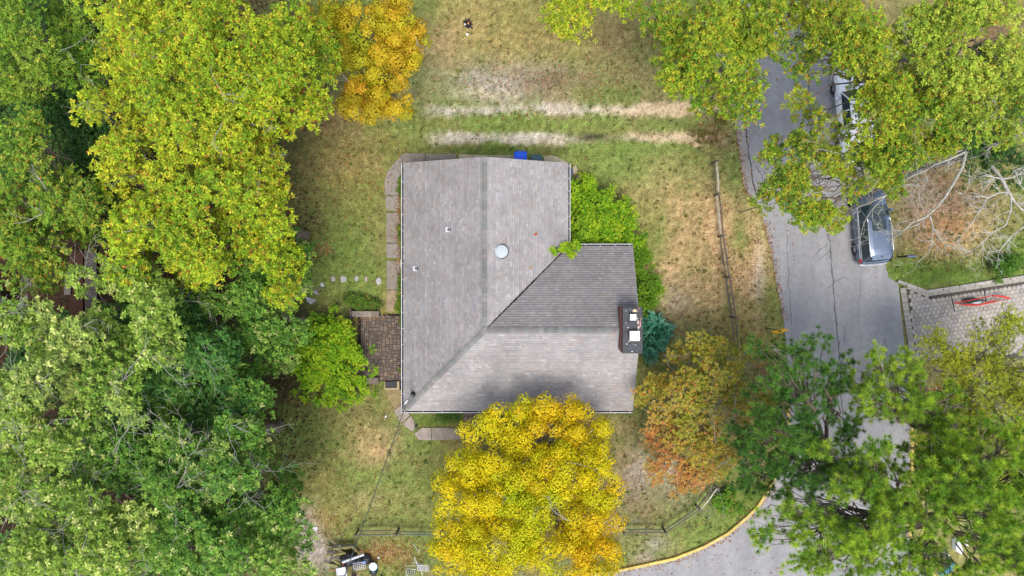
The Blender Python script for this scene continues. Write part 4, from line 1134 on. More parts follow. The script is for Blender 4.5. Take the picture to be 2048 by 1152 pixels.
T_('maple_tree', 'rust orange young maple at the lower left edge of the olive one', 'tree', (1350, 900), [(1330,865,44,40,5),(1340,925,54,44,5.2),(1395,950,50,34,5.2),(1365,978,46,20,4.6),(1300,880,20,26,4.2,.6),(1310,940,24,26,4.4,.7)],
   [((0.52,0.27,0.06),3),((0.42,0.20,0.06),2.4),((0.40,0.33,0.05),2.2),((0.48,0.12,0.05),1.0),((0.55,0.38,0.12),1.2)], 205, style='airy', rc=.55, over=2.8, dens=130, leaf=(.10,.06), depth=1.4, bare=8, trunk_r=.08, bark=(0.34,0.31,0.27), jit=.2)

G2 = 'broadleaf trees over the road and parked vehicles'
T_('oak_tree', 'yellow-green oak overhanging the top stretch of the road from the left verge', 'tree', (1400, 170), [(1340,50,60,60,12),(1440,60,80,80,13),(1400,140,90,50,12.5),(1440,190,70,36,11.5),(1510,110,60,70,12),(1550,40,60,60,12),(1350,130,45,45,11),(1495,215,28,20,10.5),(1500,20,60,40,12)], YG2, 301, over=3.0, depth=3.4, group=G2, orange=.08, bare=5, trunk_r=.26)
T_('oak_tree', 'small patch of bright green oak dipping in from the top edge above the open lawn', 'tree', (1150, -130), [(1130,10,44,34,10.5),(1180,5,44,26,10.5),(1150,40,22,16,9.5),(1230,-10,50,22,10),(1260,5,20,12,9)], YG, 302, over=3.0, depth=1.8, group=G2, orange=.04)
T_('oak_tree', 'broad yellow-green oak covering the white pickup', 'tree', (1790, 250), [(1640,50,70,64,13.5),(1740,60,80,70,14),(1730,115,70,36,13.5),(1795,165,72,58,13.5),(1600,125,42,42,12),(1590,190,24,26,11,.8),(1625,215,26,26,11,.9),(1700,30,110,40,13.5),(1765,258,50,38,13,.85),(1650,250,26,14,11,.6),(1830,230,60,60,13),(1752,200,20,22,12.5,.7)], YG2, 303, over=3.2, depth=3.4, group=G2, orange=.09, bare=9, trunk_r=.28)
T_('oak_tree', 'lime tinted oak in the top right corner', 'tree', (1800, 120), [(1850,50,80,60,14),(1960,40,100,70,14.5),(2040,120,60,100,14),(1900,150,70,60,14),(1960,210,90,50,13.5),(2030,240,40,50,13),(1850,110,60,50,13.5)], [((0.34,0.44,0.04),3),((0.24,0.34,0.03),3),((0.50,0.52,0.07),1.3),((0.10,0.18,0.02),1.8)], 304, over=3.3, depth=3.3, group=G2, orange=.04, bare=9)
T_('oak_tree', 'oak with branches reaching left over the grey car and road', 'tree', (1850, 330), [(1555,285,22,12,10,.8),(1560,305,20,10,10,.8),(1600,280,30,24,10.5,.8),(1545,312,22,10,10,.8),(1640,300,50,16,11,.8),(1590,345,44,26,10.5),(1555,370,22,18,10),(1610,380,36,26,10.5),(1640,420,44,28,10.5),(1680,440,22,22,10),(1580,395,34,16,10,.8),(1620,440,24,12,10,.8),(1705,318,56,28,11.5,.85),(1785,325,44,36,12),(1722,375,22,14,11,.7),(1800,368,20,26,11),(1810,300,60,40,12),(1870,290,50,30,12),(1690,350,24,20,10.5),(1530,400,14,10,9.5,.7)], [((0.26,0.36,0.02),3),((0.40,0.42,0.03),1.8),((0.13,0.24,0.02),3),((0.06,0.14,0.012),1.6)], 305, rc=.62, over=3.4, dens=120, depth=1.5, group=G2, orange=.09, bare=14, trunk_r=.2)
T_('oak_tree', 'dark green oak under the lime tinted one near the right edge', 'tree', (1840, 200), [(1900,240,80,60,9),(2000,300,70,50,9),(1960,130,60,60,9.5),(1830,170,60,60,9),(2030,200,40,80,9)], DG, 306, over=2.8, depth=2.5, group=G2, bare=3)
T_('dogwood_tree', 'thin olive-yellow leaved tree beside the hexagon paved driveway', 'tree', (1870, 740), [(1960,700,70,50,7),(2020,660,50,40,7),(1900,720,50,34,6.5),(1980,780,90,60,7.5),(2050,860,60,90,8),(2080,760,40,80,8),(1990,920,60,50,7.5),(1920,790,50,50,7),(1870,690,34,22,6),(1960,860,60,50,7),(1880,670,30,14,5.5,.6),(2010,620,30,14,6,.6),(1960,650,30,14,6,.6)], OLIVY, 307, style='airy', rc=.6, over=3.0, dens=120, leaf=(.10,.05), depth=2, bare=12, trunk_r=.09, bark=(0.30,0.28,0.24))

G3 = 'pines over the road junction'
T_('pine_tree', 'dark green pine whose boughs cross the road below the yellow warning sign', 'tree', (1560, 840),
   [(1530,700,36,24,10,.9),(1600,690,50,22,10.5),(1590,730,60,34,11),(1650,760,50,36,10.5),(1560,780,60,36,11),(1620,810,60,40,11.5),(1690,725,30,14,10,.6),(1680,790,30,26,10,.8),(1530,840,50,40,11),(1610,870,50,40,12),(1530,900,60,40,11),(1570,960,60,44,11),(1500,950,40,40,10),(1640,930,60,50,12),(1490,900,30,30,10,.8),(1690,850,40,40,11,.8),(1640,690,24,10,9.5,.6),(1660,960,50,40,11.5),(1480,870,30,30,9.5,.7)],
   PINED, 401, style='pine', rc=.6, over=3.4, dens=31, leaf=(.25,.020), depth=2.0, flat=.3, group=G3, bare=2, trunk_r=.26, bark=(0.20,0.15,0.12), fork=.75)
T_('pine_tree', 'bright green pine at the lower end of the driveway over the right kerb', 'tree', (1800, 840),
   [(1750,720,26,26,11),(1805,712,26,22,11),(1710,730,16,14,10.5,.8),(1700,755,22,16,10.5,.8),(1780,750,50,26,11.5),(1830,745,40,30,11.5),(1760,790,50,34,12),(1840,800,50,44,12),(1870,860,50,50,12),(1790,830,40,26,12),(1720,765,30,18,11),(1900,800,30,50,11,.8),(1740,815,34,20,11),(1880,920,50,40,12),(1800,900,26,30,11,.5)],
   PINEL, 402, style='pine', rc=.6, over=3.4, dens=31, leaf=(.25,.020), depth=2.2, flat=.3, group=G3, bare=2, trunk_r=.24, bark=(0.20,0.15,0.12), fork=.75)
T_('pine_tree', 'huge light green pine filling the bottom right corner', 'tree', (1700, 960),
   [(1700,940,60,40,13),(1660,900,36,26,12.5),(1760,920,60,40,13),(1720,1000,60,50,13.5),(1620,1020,60,36,12.5),(1560,1000,36,20,11.5,.8),(1800,1000,70,50,14),(1880,1000,70,50,14),(1960,960,80,60,14.5),(2030,900,50,60,14),(1960,1050,60,44,14.5,.7),(1760,1080,80,50,14),(1860,1110,60,34,13.5,.6),(2020,1040,60,60,14.5),(2020,1130,50,40,14),(1690,1080,60,50,13),(1640,1110,50,40,12.5),(1520,1030,22,18,11,.8),(1540,1070,40,20,11.5,.8),(1510,1085,18,10,11,.7),(1600,1070,40,22,12,.8),(1580,1040,40,26,12,.7),(1610,1125,44,26,12,.7),(1660,1050,50,30,12.5,.8),(1720,1140,70,30,13),(1960,1140,60,30,14,.8),(1980,880,50,40,13.5),(1920,900,40,40,13),(2040,960,40,60,14),(1900,850,40,40,12.5,.7),(1960,990,60,50,14),(1850,960,50,40,13.5),(1800,1060,60,40,14),(2090,1000,50,90,14),(2070,1130,60,50,14),(1900,1160,70,30,14),(1830,1150,60,34,13.5),(1880,1050,40,36,14,.7)],
   PINEL, 403, style='pine', rc=.62, over=3.4, dens=31, leaf=(.26,.021), depth=2.6, flat=.3, group=G3, bare=4, trunk_r=.34, bark=(0.17,0.13,0.11), fork=.7)

# --- dead birch-like trees at right
def explicit_tree(name, label, cat, base, limbs, colr, seed, twig_n=5, twig_L=1.2, trunkcol=None, depth=2, tw_r=.014):
    rng = np.random.default_rng(seed)
    root = thing(name, base, label, cat); S_ = []; TW = []
    for pts, r0, r1, tw in limbs:
        pts = np.array([tuple(P(*p)) if len(p) == 3 and abs(p[0]) > 100 else p for p in pts], float)
        # refine with a little crookedness
        out = [pts[0]]
        for a, b in zip(pts, pts[1:]):
            L = np.linalg.norm(b-a); n = max(1, int(L/.45))
            for i in range(1, n+1):
                out.append(a+(b-a)*i/n + (rng.normal(0, .055, 3) if i < n else 0))
        out = np.array(out); S_.append((out, np.linspace(r0, r1, len(out))))
        for _ in range(tw):
            i = rng.integers(max(1, len(out)//4), len(out)); dd = unit(out[i]-out[i-1]); a = rng.uniform(.3, .95)*rng.choice([-1, 1])
            nd = np.array([dd[0]*math.cos(a)-dd[1]*math.sin(a), dd[0]*math.sin(a)+dd[1]*math.cos(a), rng.normal(0, .25)])
            rr = np.interp(i, [0, len(out)-1], [r0, r1])
            bare_branch(out[i], nd, twig_L*rng.uniform(.6, 1.3), min(rr*.6, tw_r*1.3), rng, depth, TW, 2, .36, .2)
    V, F = tubes(S_, 7)
    link('trunk', np_mesh('trunk', V, F, np.tile(np.array(colr), (len(V), 1))*rng.uniform(.65, 1.15, (len(V), 1)), smooth=True), M['bark'], root)
    if TW:
        V, F = tubes(TW, 4); tag(link('twigs', np_mesh('twigs', V, F, np.tile(np.array(colr)*1.02, (len(V), 1))), M['bark'], root), kind='stuff')
    return root
W_ = (0.38, 0.37, 0.32)
explicit_tree('dead_tree', 'pale lichened dead tree with a bare limb reaching down to the grey car roof', 'tree', P(1800, 360),
  [([(1800,360,0),(1855,335,3.5),(1905,310,7),(1932,303,9)], .15, .10, 2),
   ([(1932,303,9),(1925,335,8.8),(1908,365,8.6),(1890,395,8.4),(1868,420,8.2),(1850,435,8)], .085, .05, 3),
   ([(1850,435,8),(1825,445,7.8),(1805,462,7.6),(1785,478,7.5)], .05, .02, 7),
   ([(1850,435,8),(1838,448,7.8),(1812,458,7.6),(1790,470,7.4)], .035, .015, 5),
   ([(1860,432,8),(1866,455,7.9),(1864,480,7.8),(1858,505,7.7),(1835,525,7.5)], .045, .015, 8),
   ([(1866,455,7.9),(1880,478,7.9),(1890,490,7.8),(1908,495,7.7)], .03, .012, 4),
   ([(1932,303,9),(1900,318,9),(1868,330,9),(1850,342,8.9)], .06, .03, 4),
   ([(1925,300,9.1),(1890,308,9.2),(1860,325,9.2)], .04, .02, 4),
   ([(1850,435,8),(1838,400,8.1),(1838,370,8.2)], .02, .008, 3),
   ([(1770,392,8.5),(1740,405,8.4),(1715,415,8.3),(1697,425,8.2)], .035, .012, 6),
   ([(1850,342,8.9),(1800,368,8.7),(1770,392,8.5)], .035, .03, 2),
   ([(1770,392,8.5),(1745,418,8.3),(1728,445,8.1),(1722,470,8)], .028, .01, 5)],
  W_, 501, twig_L=.75)
explicit_tree('dead_tree', 'white bare dead tree with spreading crooked branches at the right edge', 'tree', P(1885, 325),
  [([(1885,325,0),(1930,315,4),(1965,305,7.5)], .19, .15, 1),
   ([(1965,305,7.5),(1985,335,8.5),(2003,358,9),(2018,385,9.2)], .12, .08, 4),
   ([(2018,385,9.2),(2000,385,9.1),(1975,395,9),(1960,420,8.9),(1945,445,8.8),(1925,470,8.7)], .045, .014, 10),
   ([(2018,385,9.2),(2030,405,9.2),(2045,420,9.2),(2080,440,9.2)], .055, .03, 5),
   ([(2022,392,9.2),(2022,420,9.2),(2012,450,9.1),(1985,465,9),(1965,485,8.9),(1945,502,8.8)], .045, .012, 12),
   ([(2005,358,9),(1990,355,9),(1970,350,9),(1955,358,8.9)], .04, .012, 6),
   ([(2005,358,9),(2025,355,9.1),(2045,345,9.2),(2080,340,9.2)], .045, .02, 6),
   ([(2075,450,9.2),(2045,455,9.1),(2020,475,9),(2000,500,8.9),(1975,505,8.8)], .045, .012, 10),
   ([(2012,450,9.1),(2000,440,9),(1985,425,9)], .02, .008, 3),
   ([(2075,400,9.3),(2040,370,9.2),(2030,340,9.2)], .03, .015, 6),
   ([(1960,420,8.9),(1948,410,8.8),(1935,405,8.7)], .015, .006, 3)],
  (0.47,0.45,0.40), 502, twig_L=1.0)
explicit_tree('fallen_limb', 'dark brown limb lying across the right edge above the white dead tree', 'branch', P(2060, 330, 7),
  [([(1975,318,8),(2000,322,8.1),(2030,323,8.3),(2090,328,8.5)], .07, .12, 2)], (0.10,0.08,0.07), 503)
explicit_tree('dead_limb', 'grey limb rising to the right edge above the dark brown limb', 'branch', P(1965, 300, 7),
  [([(1965,300,7.6),(1990,290,9),(2015,278,10.5),(2052,260,12)], .10, .08, 8)], (0.36,0.34,0.30), 504, twig_L=.8)
explicit_tree('broken_trunk', 'lichen-white broken branch by the yellow kerb at the pine boughs', 'branch', P(1555, 790, 8),
  [([(1556,805,9),(1564,822,9.5),(1576,838,10)], .05, .085, 3)], (0.46,0.47,0.42), 505, twig_L=.5)
# ------------------------------------------------------------------ shrubs and ground plants
def shrub(name, label, cat, lobes, pal, seed, rc=.36, over=4.6, dens=185, leaf=(.09,.055), depth=.8, group=None, orange=0, base=None, stem=.05, kk=5, dome=.6):
    global TRIS
    rng = np.random.default_rng(seed)
    C, R, T = lobes_to_clumps(lobes, rc, over, rng, depth, dome)
    C[:, 2] = np.maximum(C[:, 2], .15)
    b = base or P(lobes[0][0], lobes[0][1], 0)
    root = thing(name, (b[0], b[1], 0), label, cat, group)
    segs = []
    for i in range(0, len(C)):
        s0 = np.array([C[i][0]*.5+b[0]*.5 if len(lobes) < 3 else C[i][0]+rng.normal(0,.15), C[i][1]*.5+b[1]*.5 if len(lobes) < 3 else C[i][1]+rng.normal(0,.15), -.05])
        segs.append((curve(s0, C[i], rng, .1, 5), np.linspace(stem*.5, .008, 5)))
    V, F = tubes(segs, 4)
    link('stems', np_mesh('stems', V, F, np.tile(np.array((0.16,0.12,0.08)), (len(V), 1))), M['bark'], root)
    nr = np.maximum(5, dens*R**2).astype(int); idx = np.repeat(np.arange(len(C)), nr); N = len(idx)
    d = unit(rng.normal(0, 1, (N, 3)) + np.array([0, 0, .5])); d[:, 2] = np.abs(d[:, 2])
    pos = C[idx] + d*(R[idx]*rng.uniform(.4, 1.1, N))[:, None]*np.array([1, 1, .7]); pos[:, 2] = np.maximum(pos[:, 2], .04)
    az = rng.random((N, 1))*2*PI + np.arange(kk)[None]*2*PI/kk + rng.normal(0, .3, (N, kk)); el = rng.uniform(-.4, .6, (N, kk))
    dd = unit(np.stack([np.cos(az)*np.cos(el), np.sin(az)*np.cos(el), np.sin(el)], -1).reshape(-1, 3))
    nn = unit(np.stack([rng.normal(0, .4, N*kk), rng.normal(0, .4, N*kk), np.ones(N*kk)], -1))
    c = np.repeat(pos, kk, 0); L = leaf[0]*rng.uniform(.6, 1.25, N*kk); W = leaf[1]*rng.uniform(.7, 1.25, N*kk)
    cc = pick_cols(pal, len(C), rng); lc = np.repeat(cc[idx]*.5 + pick_cols(pal, N, rng)*.5, kk, 0)*(1+rng.normal(0, .17, (N*kk, 1)))
    if orange:
        m_ = rng.random(N*kk) < orange; lc[m_] = (.5, .18, .05)
    V, F, cl = leaf_mesh('foliage', c, dd, nn, L, W, lc); TRIS += 2*len(F)
    link('foliage', np_mesh('foliage', V, F, np.clip(cl, .004, 1)), M['leaf'], root)
    return root
shrub('shrub', 'large bright lime shrub filling the inner corner east of the house', 'shrub', [(1190,430,46,56,2.5),(1175,378,26,22,2.0),(1160,455,26,40,2.5),(1240,435,30,42,2.1),(1222,475,50,22,2.2),(1272,482,20,14,1.6,.6),(1150,400,12,40,1.9),(1180,356,8,9,1.6,.6),(1255,400,14,12,1.7,.5),(1287,470,8,8,1.5,.5),(1215,385,16,12,1.8,.7),(1262,445,16,20,1.7,.6),(1165,350,7,6,1.4,.5)], LIME, 601, leaf=(.10,.06), base=P(1200,440))
shrub('vine', 'lime vine creeping over the roof valley from the inner corner', 'vine', [(1130,496,12,8,3.3),(1108,502,7,7,3.25),(1140,505,10,8,3.25),(1146,492,16,8,3.0)], LIME, 602, rc=.2, depth=.15, dens=330, over=5, base=P(1140,480))
shrub('shrub', 'tall green shrub strip between the east verge of the wing and the dry lawn', 'shrub', [(1288,530,24,34,1.7),(1300,580,26,36,1.6),(1290,600,20,30,1.5),(1280,500,20,14,1.5)], [((0.13,0.27,0.015),3),((0.09,0.2,0.012),3),((0.22,0.34,0.02),1.5)], 603, leaf=(.09,.05), base=P(1285,560))
shrub('shrub', 'big lime-green shrub spreading over the left half of the brick patio', 'shrub', [(660,700,58,62,2.4),(620,730,36,50,1.9),(678,672,38,36,2.0),(670,770,60,30,1.8),(640,650,30,26,1.6,.8),(715,720,22,24,1.7,.6),(600,690,20,30,1.4,.8),(720,790,40,14,1.0,.8),(650,805,40,12,1.2,.6),(665,622,14,12,1.5,.6),(745,700,10,8,1.4,.4),(740,745,12,8,1.3,.5),(585,740,10,16,1.3,.6),(600,790,16,14,1.0,.5),(690,815,14,8,.8,.4)], LIME, 604, over=3.7, leaf=(.11,.06), base=P(668,705))
shrub('flower_bed_plants', 'low dark green garden plants with pink blooms above the plank bench', 'plants', [(720,605,26,14,.5),(745,610,16,12,.45),(700,598,14,10,.5)], [((0.06,0.13,0.02),3),((0.10,0.2,0.02),2),((0.2,0.26,0.03),1)], 605, rc=.22, depth=.15, orange=.02)
shrub('climbing_plants', 'narrow strip of flowering plants along the west wall', 'plants', [(802,600,7,28,.6),(803,560,5,28,.5),(802,470,4,30,.4,.8),(801,372,4,18,.5),(803,640,4,14,.4,.6),(804,740,8,12,.5,.7),(799,618,8,10,.4)], [((0.08,0.17,0.02),3),((0.14,0.26,0.02),2),((0.25,0.28,0.03),1)], 606, rc=.16, depth=.1, dens=380, orange=.04, base=P(802,560))
shrub('shrub', 'rounded dark green shrub against the south wall left of the paver landing', 'shrub', [(900,836,26,12,.8),(880,834,14,10,.6)], [((0.05,0.12,0.02),3),((0.08,0.17,0.02),2)], 607, rc=.26, leaf=(.06,.035))
shrub('shrub', 'small bright green bush at the corner of the paved driveway and right edge', 'shrub', [(2010,535,30,16,.9),(2030,520,20,16,1.0),(1998,562,9,6,.5)], [((0.06,0.15,0.02),3),((0.1,0.22,0.02),2)], 608, rc=.25)
shrub('shrub', 'bright green bush beside the bend of the split rail fence near the road curve', 'shrub', [(1445,1005,22,22,.9),(1460,990,16,16,.8),(1470,1020,22,12,.6,.7)], [((0.09,0.22,0.015),3),((0.14,0.3,0.02),2),((.35,.2,.06),.3)], 609, rc=.26)
shrub('weeds', 'low weeds at the track end by the road, above the dark soil patch', 'weeds', [(1408,268,34,7,.15,.5),(1440,240,12,20,.15,.4),(1415,283,24,5,.12,.5)], [((0.14,0.15,0.03),3),((0.22,0.14,0.05),2)], 610, rc=.15, depth=.08)
shrub('sapling', 'little yellow-green sapling among the pines beside the left kerb', 'tree', [(1548,795,12,12,4.5),(1580,880,16,24,3),(1560,870,14,14,3.2)], [((0.33,0.36,0.02),3),((0.24,0.3,0.02),2)], 611, rc=.35, dens=170, base=P(1545,820))
shrub('undergrowth', 'olive undergrowth beneath the big pines right of the kerb', 'plants', [(1850,850,26,70,.9,.5),(1860,930,30,40,.7,.5),(1900,960,50,30,.8,.5)], OLIVY, 612, rc=.35, dens=90, leaf=(.12,.06), base=P(1860,880))

def juniper(u, v, label, seed):
    rng = np.random.default_rng(seed); global TRIS
    b = P(u, v, 0); root = thing('juniper', b, label, 'shrub')
    ax = np.array([b.x*.98, b.y, .2]); n = 430
    th = rng.random(n)*2*PI; el = np.arcsin(np.clip(rng.uniform(0, 1, n), .001, .98)**.9)
    rad = 1.24*(1+.16*np.sin(th*3+1)+.1*np.sin(th*7))
    d = np.stack([np.cos(th)*np.cos(el), np.sin(th)*np.cos(el), np.sin(el)], -1)
    tip = ax + d*np.stack([rad*.95, rad*1.4, rad*1.5], -1)*rng.uniform(.7, 1.03, (n, 1)); tip[:, 2] = np.maximum(tip[:, 2], .1)
    L = rng.uniform(.4, .62, n); sw = unit(d + np.stack([-np.sin(th), np.cos(th), 0*th], -1)*rng.normal(.25, .35, (n, 1)) + np.array([0, 0, -.15]))
    col = pick_cols([((0.06,0.25,0.16),3),((0.10,0.33,0.22),3),((0.18,0.44,0.30),1.8),((0.02,0.10,0.05),1.2)], n, rng)
    Cc=[];D=[];Nn=[];LL=[];W=[];K=[]
    up = np.array([0, 0, 1.])
    side = unit(np.cross(sw, up))
    for j in range(17):
        t = j/17.; p = tip - sw*(L*(1-t))[:, None]
        for s in (-1, 1):
            dd = unit(sw + side*s*.62 + rng.normal(0, .14, (n, 3))); Cc.append(p); D.append(dd); Nn.append(unit(up + rng.normal(0, .35, (n, 3))))
            LL.append(L*.36*(1-.7*t)*rng.uniform(.8, 1.2, n)); W.append(np.full(n, .028)); K.append(col*(1+rng.normal(0, .15, (n, 1))))
    Cc=np.concatenate(Cc);D=np.concatenate(D);Nn=np.concatenate(Nn);LL=np.concatenate(LL);W=np.concatenate(W);K=np.concatenate(K)
    V, F, cl = leaf_mesh('f', Cc, D, Nn, LL, W, K); TRIS += 2*len(F)
    link('foliage', np_mesh('foliage', V, F, np.clip(cl, .003, 1)), M['leaf'], root)
    segs = [(curve(np.array([b.x, b.y, 0]), tip[i]-sw[i]*L[i], rng, .05, 5), np.linspace(.03, .008, 5)) for i in range(0, n, 3)]
    V, F = tubes(segs, 4); link('stems', np_mesh('stems', V, F, np.tile(np.array((.12,.09,.06)), (len(V), 1))), M['bark'], root)
juniper(1308, 668, 'feathery blue-green juniper at the foot of the chimney', 71)

# ------------------------------------------------------------------ grass and fallen leaves (uncountable)
def scatter(n, rng, box=(560, 1560, -20, 1170)):
    u = rng.uniform(box[0], box[1], n); v = rng.uniform(box[2], box[3], n); return u, v
def nproad(u, v):
    """True where there is turf (not road, house, path or driveway)"""
    lx = np.interp(v, [p[1] for p in ROAD_L[:24]], [p[0] for p in ROAD_L[:24]]); rx = np.interp(v, [p[1] for p in ROAD_R], [p[0] for p in ROAD_R])
    on = (u > lx-9) & (u < rx+9)
    # curved kerb
    cu = np.array([p[0] for p in ROAD_L[22:]][::-1]); cv = np.array([p[1] for p in ROAD_L[22:]][::-1])
    on |= (v > np.interp(u, cu, cv)-8) & (u < 1600)
    on |= (u > 766) & (u < 1284) & (v > 306) & (v < 822) & ~((u > 1137) & (v < 495))
    on |= (u > 714) & (u < 806) & (v > 620) & (v < 780)
    on |= (u > 770) & (u < 930) & (v > 770) & (v < 882)
    on |= (u > 1785) & (v > 545) & (v < 726)
    return ~on
rng = np.random.default_rng(99)
u, v = scatter(88000, rng, (540, 1580, -20, 1172)); u2, v2 = scatter(20000, rng, (1740, 2060, 280, 600))
u = np.r_[u, u2]; v = np.r_[v, v2]; k_ = nproad(u, v); u = u[k_]; v = v[k_]
gc = ground_color(u, v); lush = gc[:, 1] - gc[:, 2]*1.2
dirt = (gc.sum(1) > .75); keep = ~dirt | (rng.random(len(u)) < .4); u = u[keep]; v = v[keep]; gc = gc[keep]
N = len(u); X = (u-1024)/PPM; Y = -(v-576)/PPM
pos = np.stack([X, Y, np.full(N, -.03)], -1)
az = rng.random(N)*2*PI; el = rng.uniform(.25, 1.0, N)
d = np.stack([np.cos(az)*np.cos(el), np.sin(az)*np.cos(el), np.sin(el)], -1)
# coarser weed tufts among the turf
nt = 2400; ti = rng.integers(0, N, nt); kk_ = 9
tp = np.repeat(pos[ti], kk_, 0) + rng.normal(0, .035, (nt*kk_, 3))*np.array([1, 1, 0]); ta = rng.random(nt*kk_)*2*PI; te = rng.uniform(.2, .9, nt*kk_)
td = np.stack([np.cos(ta)*np.cos(te), np.sin(ta)*np.cos(te), np.sin(te)], -1)
tcol = np.repeat(pick_cols([((0.07,0.13,0.015),3),((0.16,0.22,0.03),2),((0.28,0.20,0.09),1.5),((0.09,0.075,0.03),1.4)], nt, rng), kk_, 0)*rng.uniform(.7, 1.3, (nt*kk_, 1))
Vt, Ft, ct_ = leaf_mesh('w', tp, td, unit(np.stack([rng.normal(0,.4,nt*kk_), rng.normal(0,.4,nt*kk_), np.ones(nt*kk_)], -1)), rng.uniform(.08, .2, nt*kk_), rng.uniform(.02, .05, nt*kk_), tcol)
Vv, Ff, cl = leaf_mesh('g', pos, d, unit(np.stack([rng.normal(0,.4,N), rng.normal(0,.4,N), np.ones(N)], -1)), rng.uniform(.06, .15, N), rng.uniform(.012, .03, N), gc*rng.uniform(.65, 1.5, (N, 1))*np.array([1.05, 1.05, .9]))
Ff = np.concatenate([Ff, Ft + len(Vv)]); Vv = np.concatenate([Vv, Vt]); cl = np.concatenate([cl, ct_])
tag(link('grass', np_mesh('grass', Vv, Ff, np.clip(cl, .004, .8)), M['leaf']), 'short patchy green and straw coloured grass of the lawns', 'grass', kind='stuff')
# fallen leaves
def litter(n, cu, cv, su, sv, rng):
    return rng.normal(cu, su, n), rng.normal(cv, sv, n)
LU=[];LV=[]
for (n, cu, cv, su, sv) in ((700,1020,170,120,40),(260,1210,160,60,30),(900,700,330,70,60),(300,640,450,40,50),(90,650,500,10,6),(600,780,1105,40,14),(300,620,1060,40,30),(500,1400,620,60,60),(350,1440,440,50,60),(260,1290,970,40,60),(300,1430,270,30,25),(400,1850,420,60,70),(500,740,960,90,90),(200,1000,60,120,60),(500,1500,520,40,120),(260,1400,820,70,60),(60,1140,515,8,8),(140,740,632,18,5),(260,797,470,2.5,60),(200,560,820,50,60)):
    a, b = litter(n, cu, cv, su, sv, rng); LU.append(a); LV.append(b)
a = rng.uniform(560, 1560, 3600); b = rng.uniform(-10, 1160, 3600); LU.append(a); LV.append(b)
# drifts along the road edges
for pts, n, sd_ in ((ROAD_L[5:15], 520, 3.5), (ROAD_L[20:27], 420, 5)):
    pts = np.array(pts, float); dl = np.r_[0, np.cumsum(np.hypot(*np.diff(pts, axis=0).T))]; t = rng.uniform(0, dl[-1], n)
    LU.append(np.interp(t, dl, pts[:, 0]) + rng.normal(2, sd_, n)); LV.append(np.interp(t, dl, pts[:, 1]) + rng.normal(0, sd_, n))
lu = np.concatenate(LU); lv = np.concatenate(LV)
inroof = (lu > 803) & (lu < 1284) & (lv > 322) & (lv < 822)
lu = lu[~inroof]; lv = lv[~inroof]; N = len(lu)
pos = np.stack([(lu-1024)/PPM, -(lv-576)/PPM, rng.uniform(.024, .05, N)], -1)
pav = (lu > 716) & (lu < 806) & (lv > 306) & (lv < 882); pos[pav, 2] = .09
az = rng.random(N)*2*PI; d = np.stack([np.cos(az), np.sin(az), rng.normal(0, .12, N)], -1)
lcol = pick_cols([((0.42,0.16,0.05),3),((0.30,0.12,0.05),3),((0.50,0.30,0.12),2),((0.55,0.42,0.28),1.5),((0.18,0.08,0.04),2),((0.6,0.5,0.15),.5)], N, rng)*rng.uniform(.7, 1.2, (N, 1))
Vv, Ff, cl = leaf_mesh('l', pos, unit(d), unit(np.stack([rng.normal(0,.3,N), rng.normal(0,.3,N), np.ones(N)], -1)), rng.uniform(.06, .14, N), rng.uniform(.04, .08, N), lcol)
tag(link('fallen_leaves', np_mesh('fallen_leaves', Vv, Ff, cl), M['leaf']), 'orange and brown fallen leaves strewn over lawns and road edges', 'leaves', kind='stuff')
# woodland floor litter
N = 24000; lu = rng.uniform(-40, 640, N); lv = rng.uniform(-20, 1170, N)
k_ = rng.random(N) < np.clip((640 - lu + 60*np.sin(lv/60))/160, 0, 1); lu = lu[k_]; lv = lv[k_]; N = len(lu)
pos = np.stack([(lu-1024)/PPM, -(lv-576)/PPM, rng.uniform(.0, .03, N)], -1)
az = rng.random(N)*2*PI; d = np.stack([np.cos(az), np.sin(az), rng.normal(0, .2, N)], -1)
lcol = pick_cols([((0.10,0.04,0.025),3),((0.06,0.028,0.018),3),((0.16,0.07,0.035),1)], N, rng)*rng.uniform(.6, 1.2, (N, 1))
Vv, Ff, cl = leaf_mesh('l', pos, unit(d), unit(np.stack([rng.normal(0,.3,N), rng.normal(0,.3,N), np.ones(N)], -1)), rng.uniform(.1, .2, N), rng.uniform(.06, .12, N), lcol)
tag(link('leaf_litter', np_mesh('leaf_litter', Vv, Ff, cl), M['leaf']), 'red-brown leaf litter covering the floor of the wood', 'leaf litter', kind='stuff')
# leaves caught on the roof
def roof_leaves(u, v, label, colr, seed, n=4):
    r = random.Random(seed); p0 = P(u, v, 4.1); 
    z = ZR - abs(p0.x-XR)*k; p = P(u, v, z+.04); mb = MB()
    for i in range(n):
        a = r.uniform(0, 2*PI); c = p + Vector((r.uniform(-.06,.06), r.uniform(-.06,.06), r.uniform(0,.02)))
        e1 = Vector((math.cos(a), math.sin(a), .1))*.07; e2 = Vector((-math.sin(a), math.cos(a), .05))*.05
        mb.add([c-e1, c+e2, c+e1, c-e2+Vector((0,0,.015)), c+Vector((0,0,-.008))], [(0,4,1),(1,4,2),(2,4,3),(3,4,0)], tuple(x*r.uniform(.8,1.2) for x in colr))
    tag(mb.build('fallen_leaf', M['leaf']), label, 'leaf')
roof_leaves(1071, 468, 'curled red-orange leaf lying on the east roof slope', (0.50,0.09,0.03), 1, 5)
roof_leaves(1060, 535, 'small tan leaf on the roof near the valley', (0.45,0.25,0.12), 2, 3)
roof_leaves(1128, 501, 'rusty leaf clump caught at the top of the roof valley', (0.38,0.13,0.06), 3, 9)
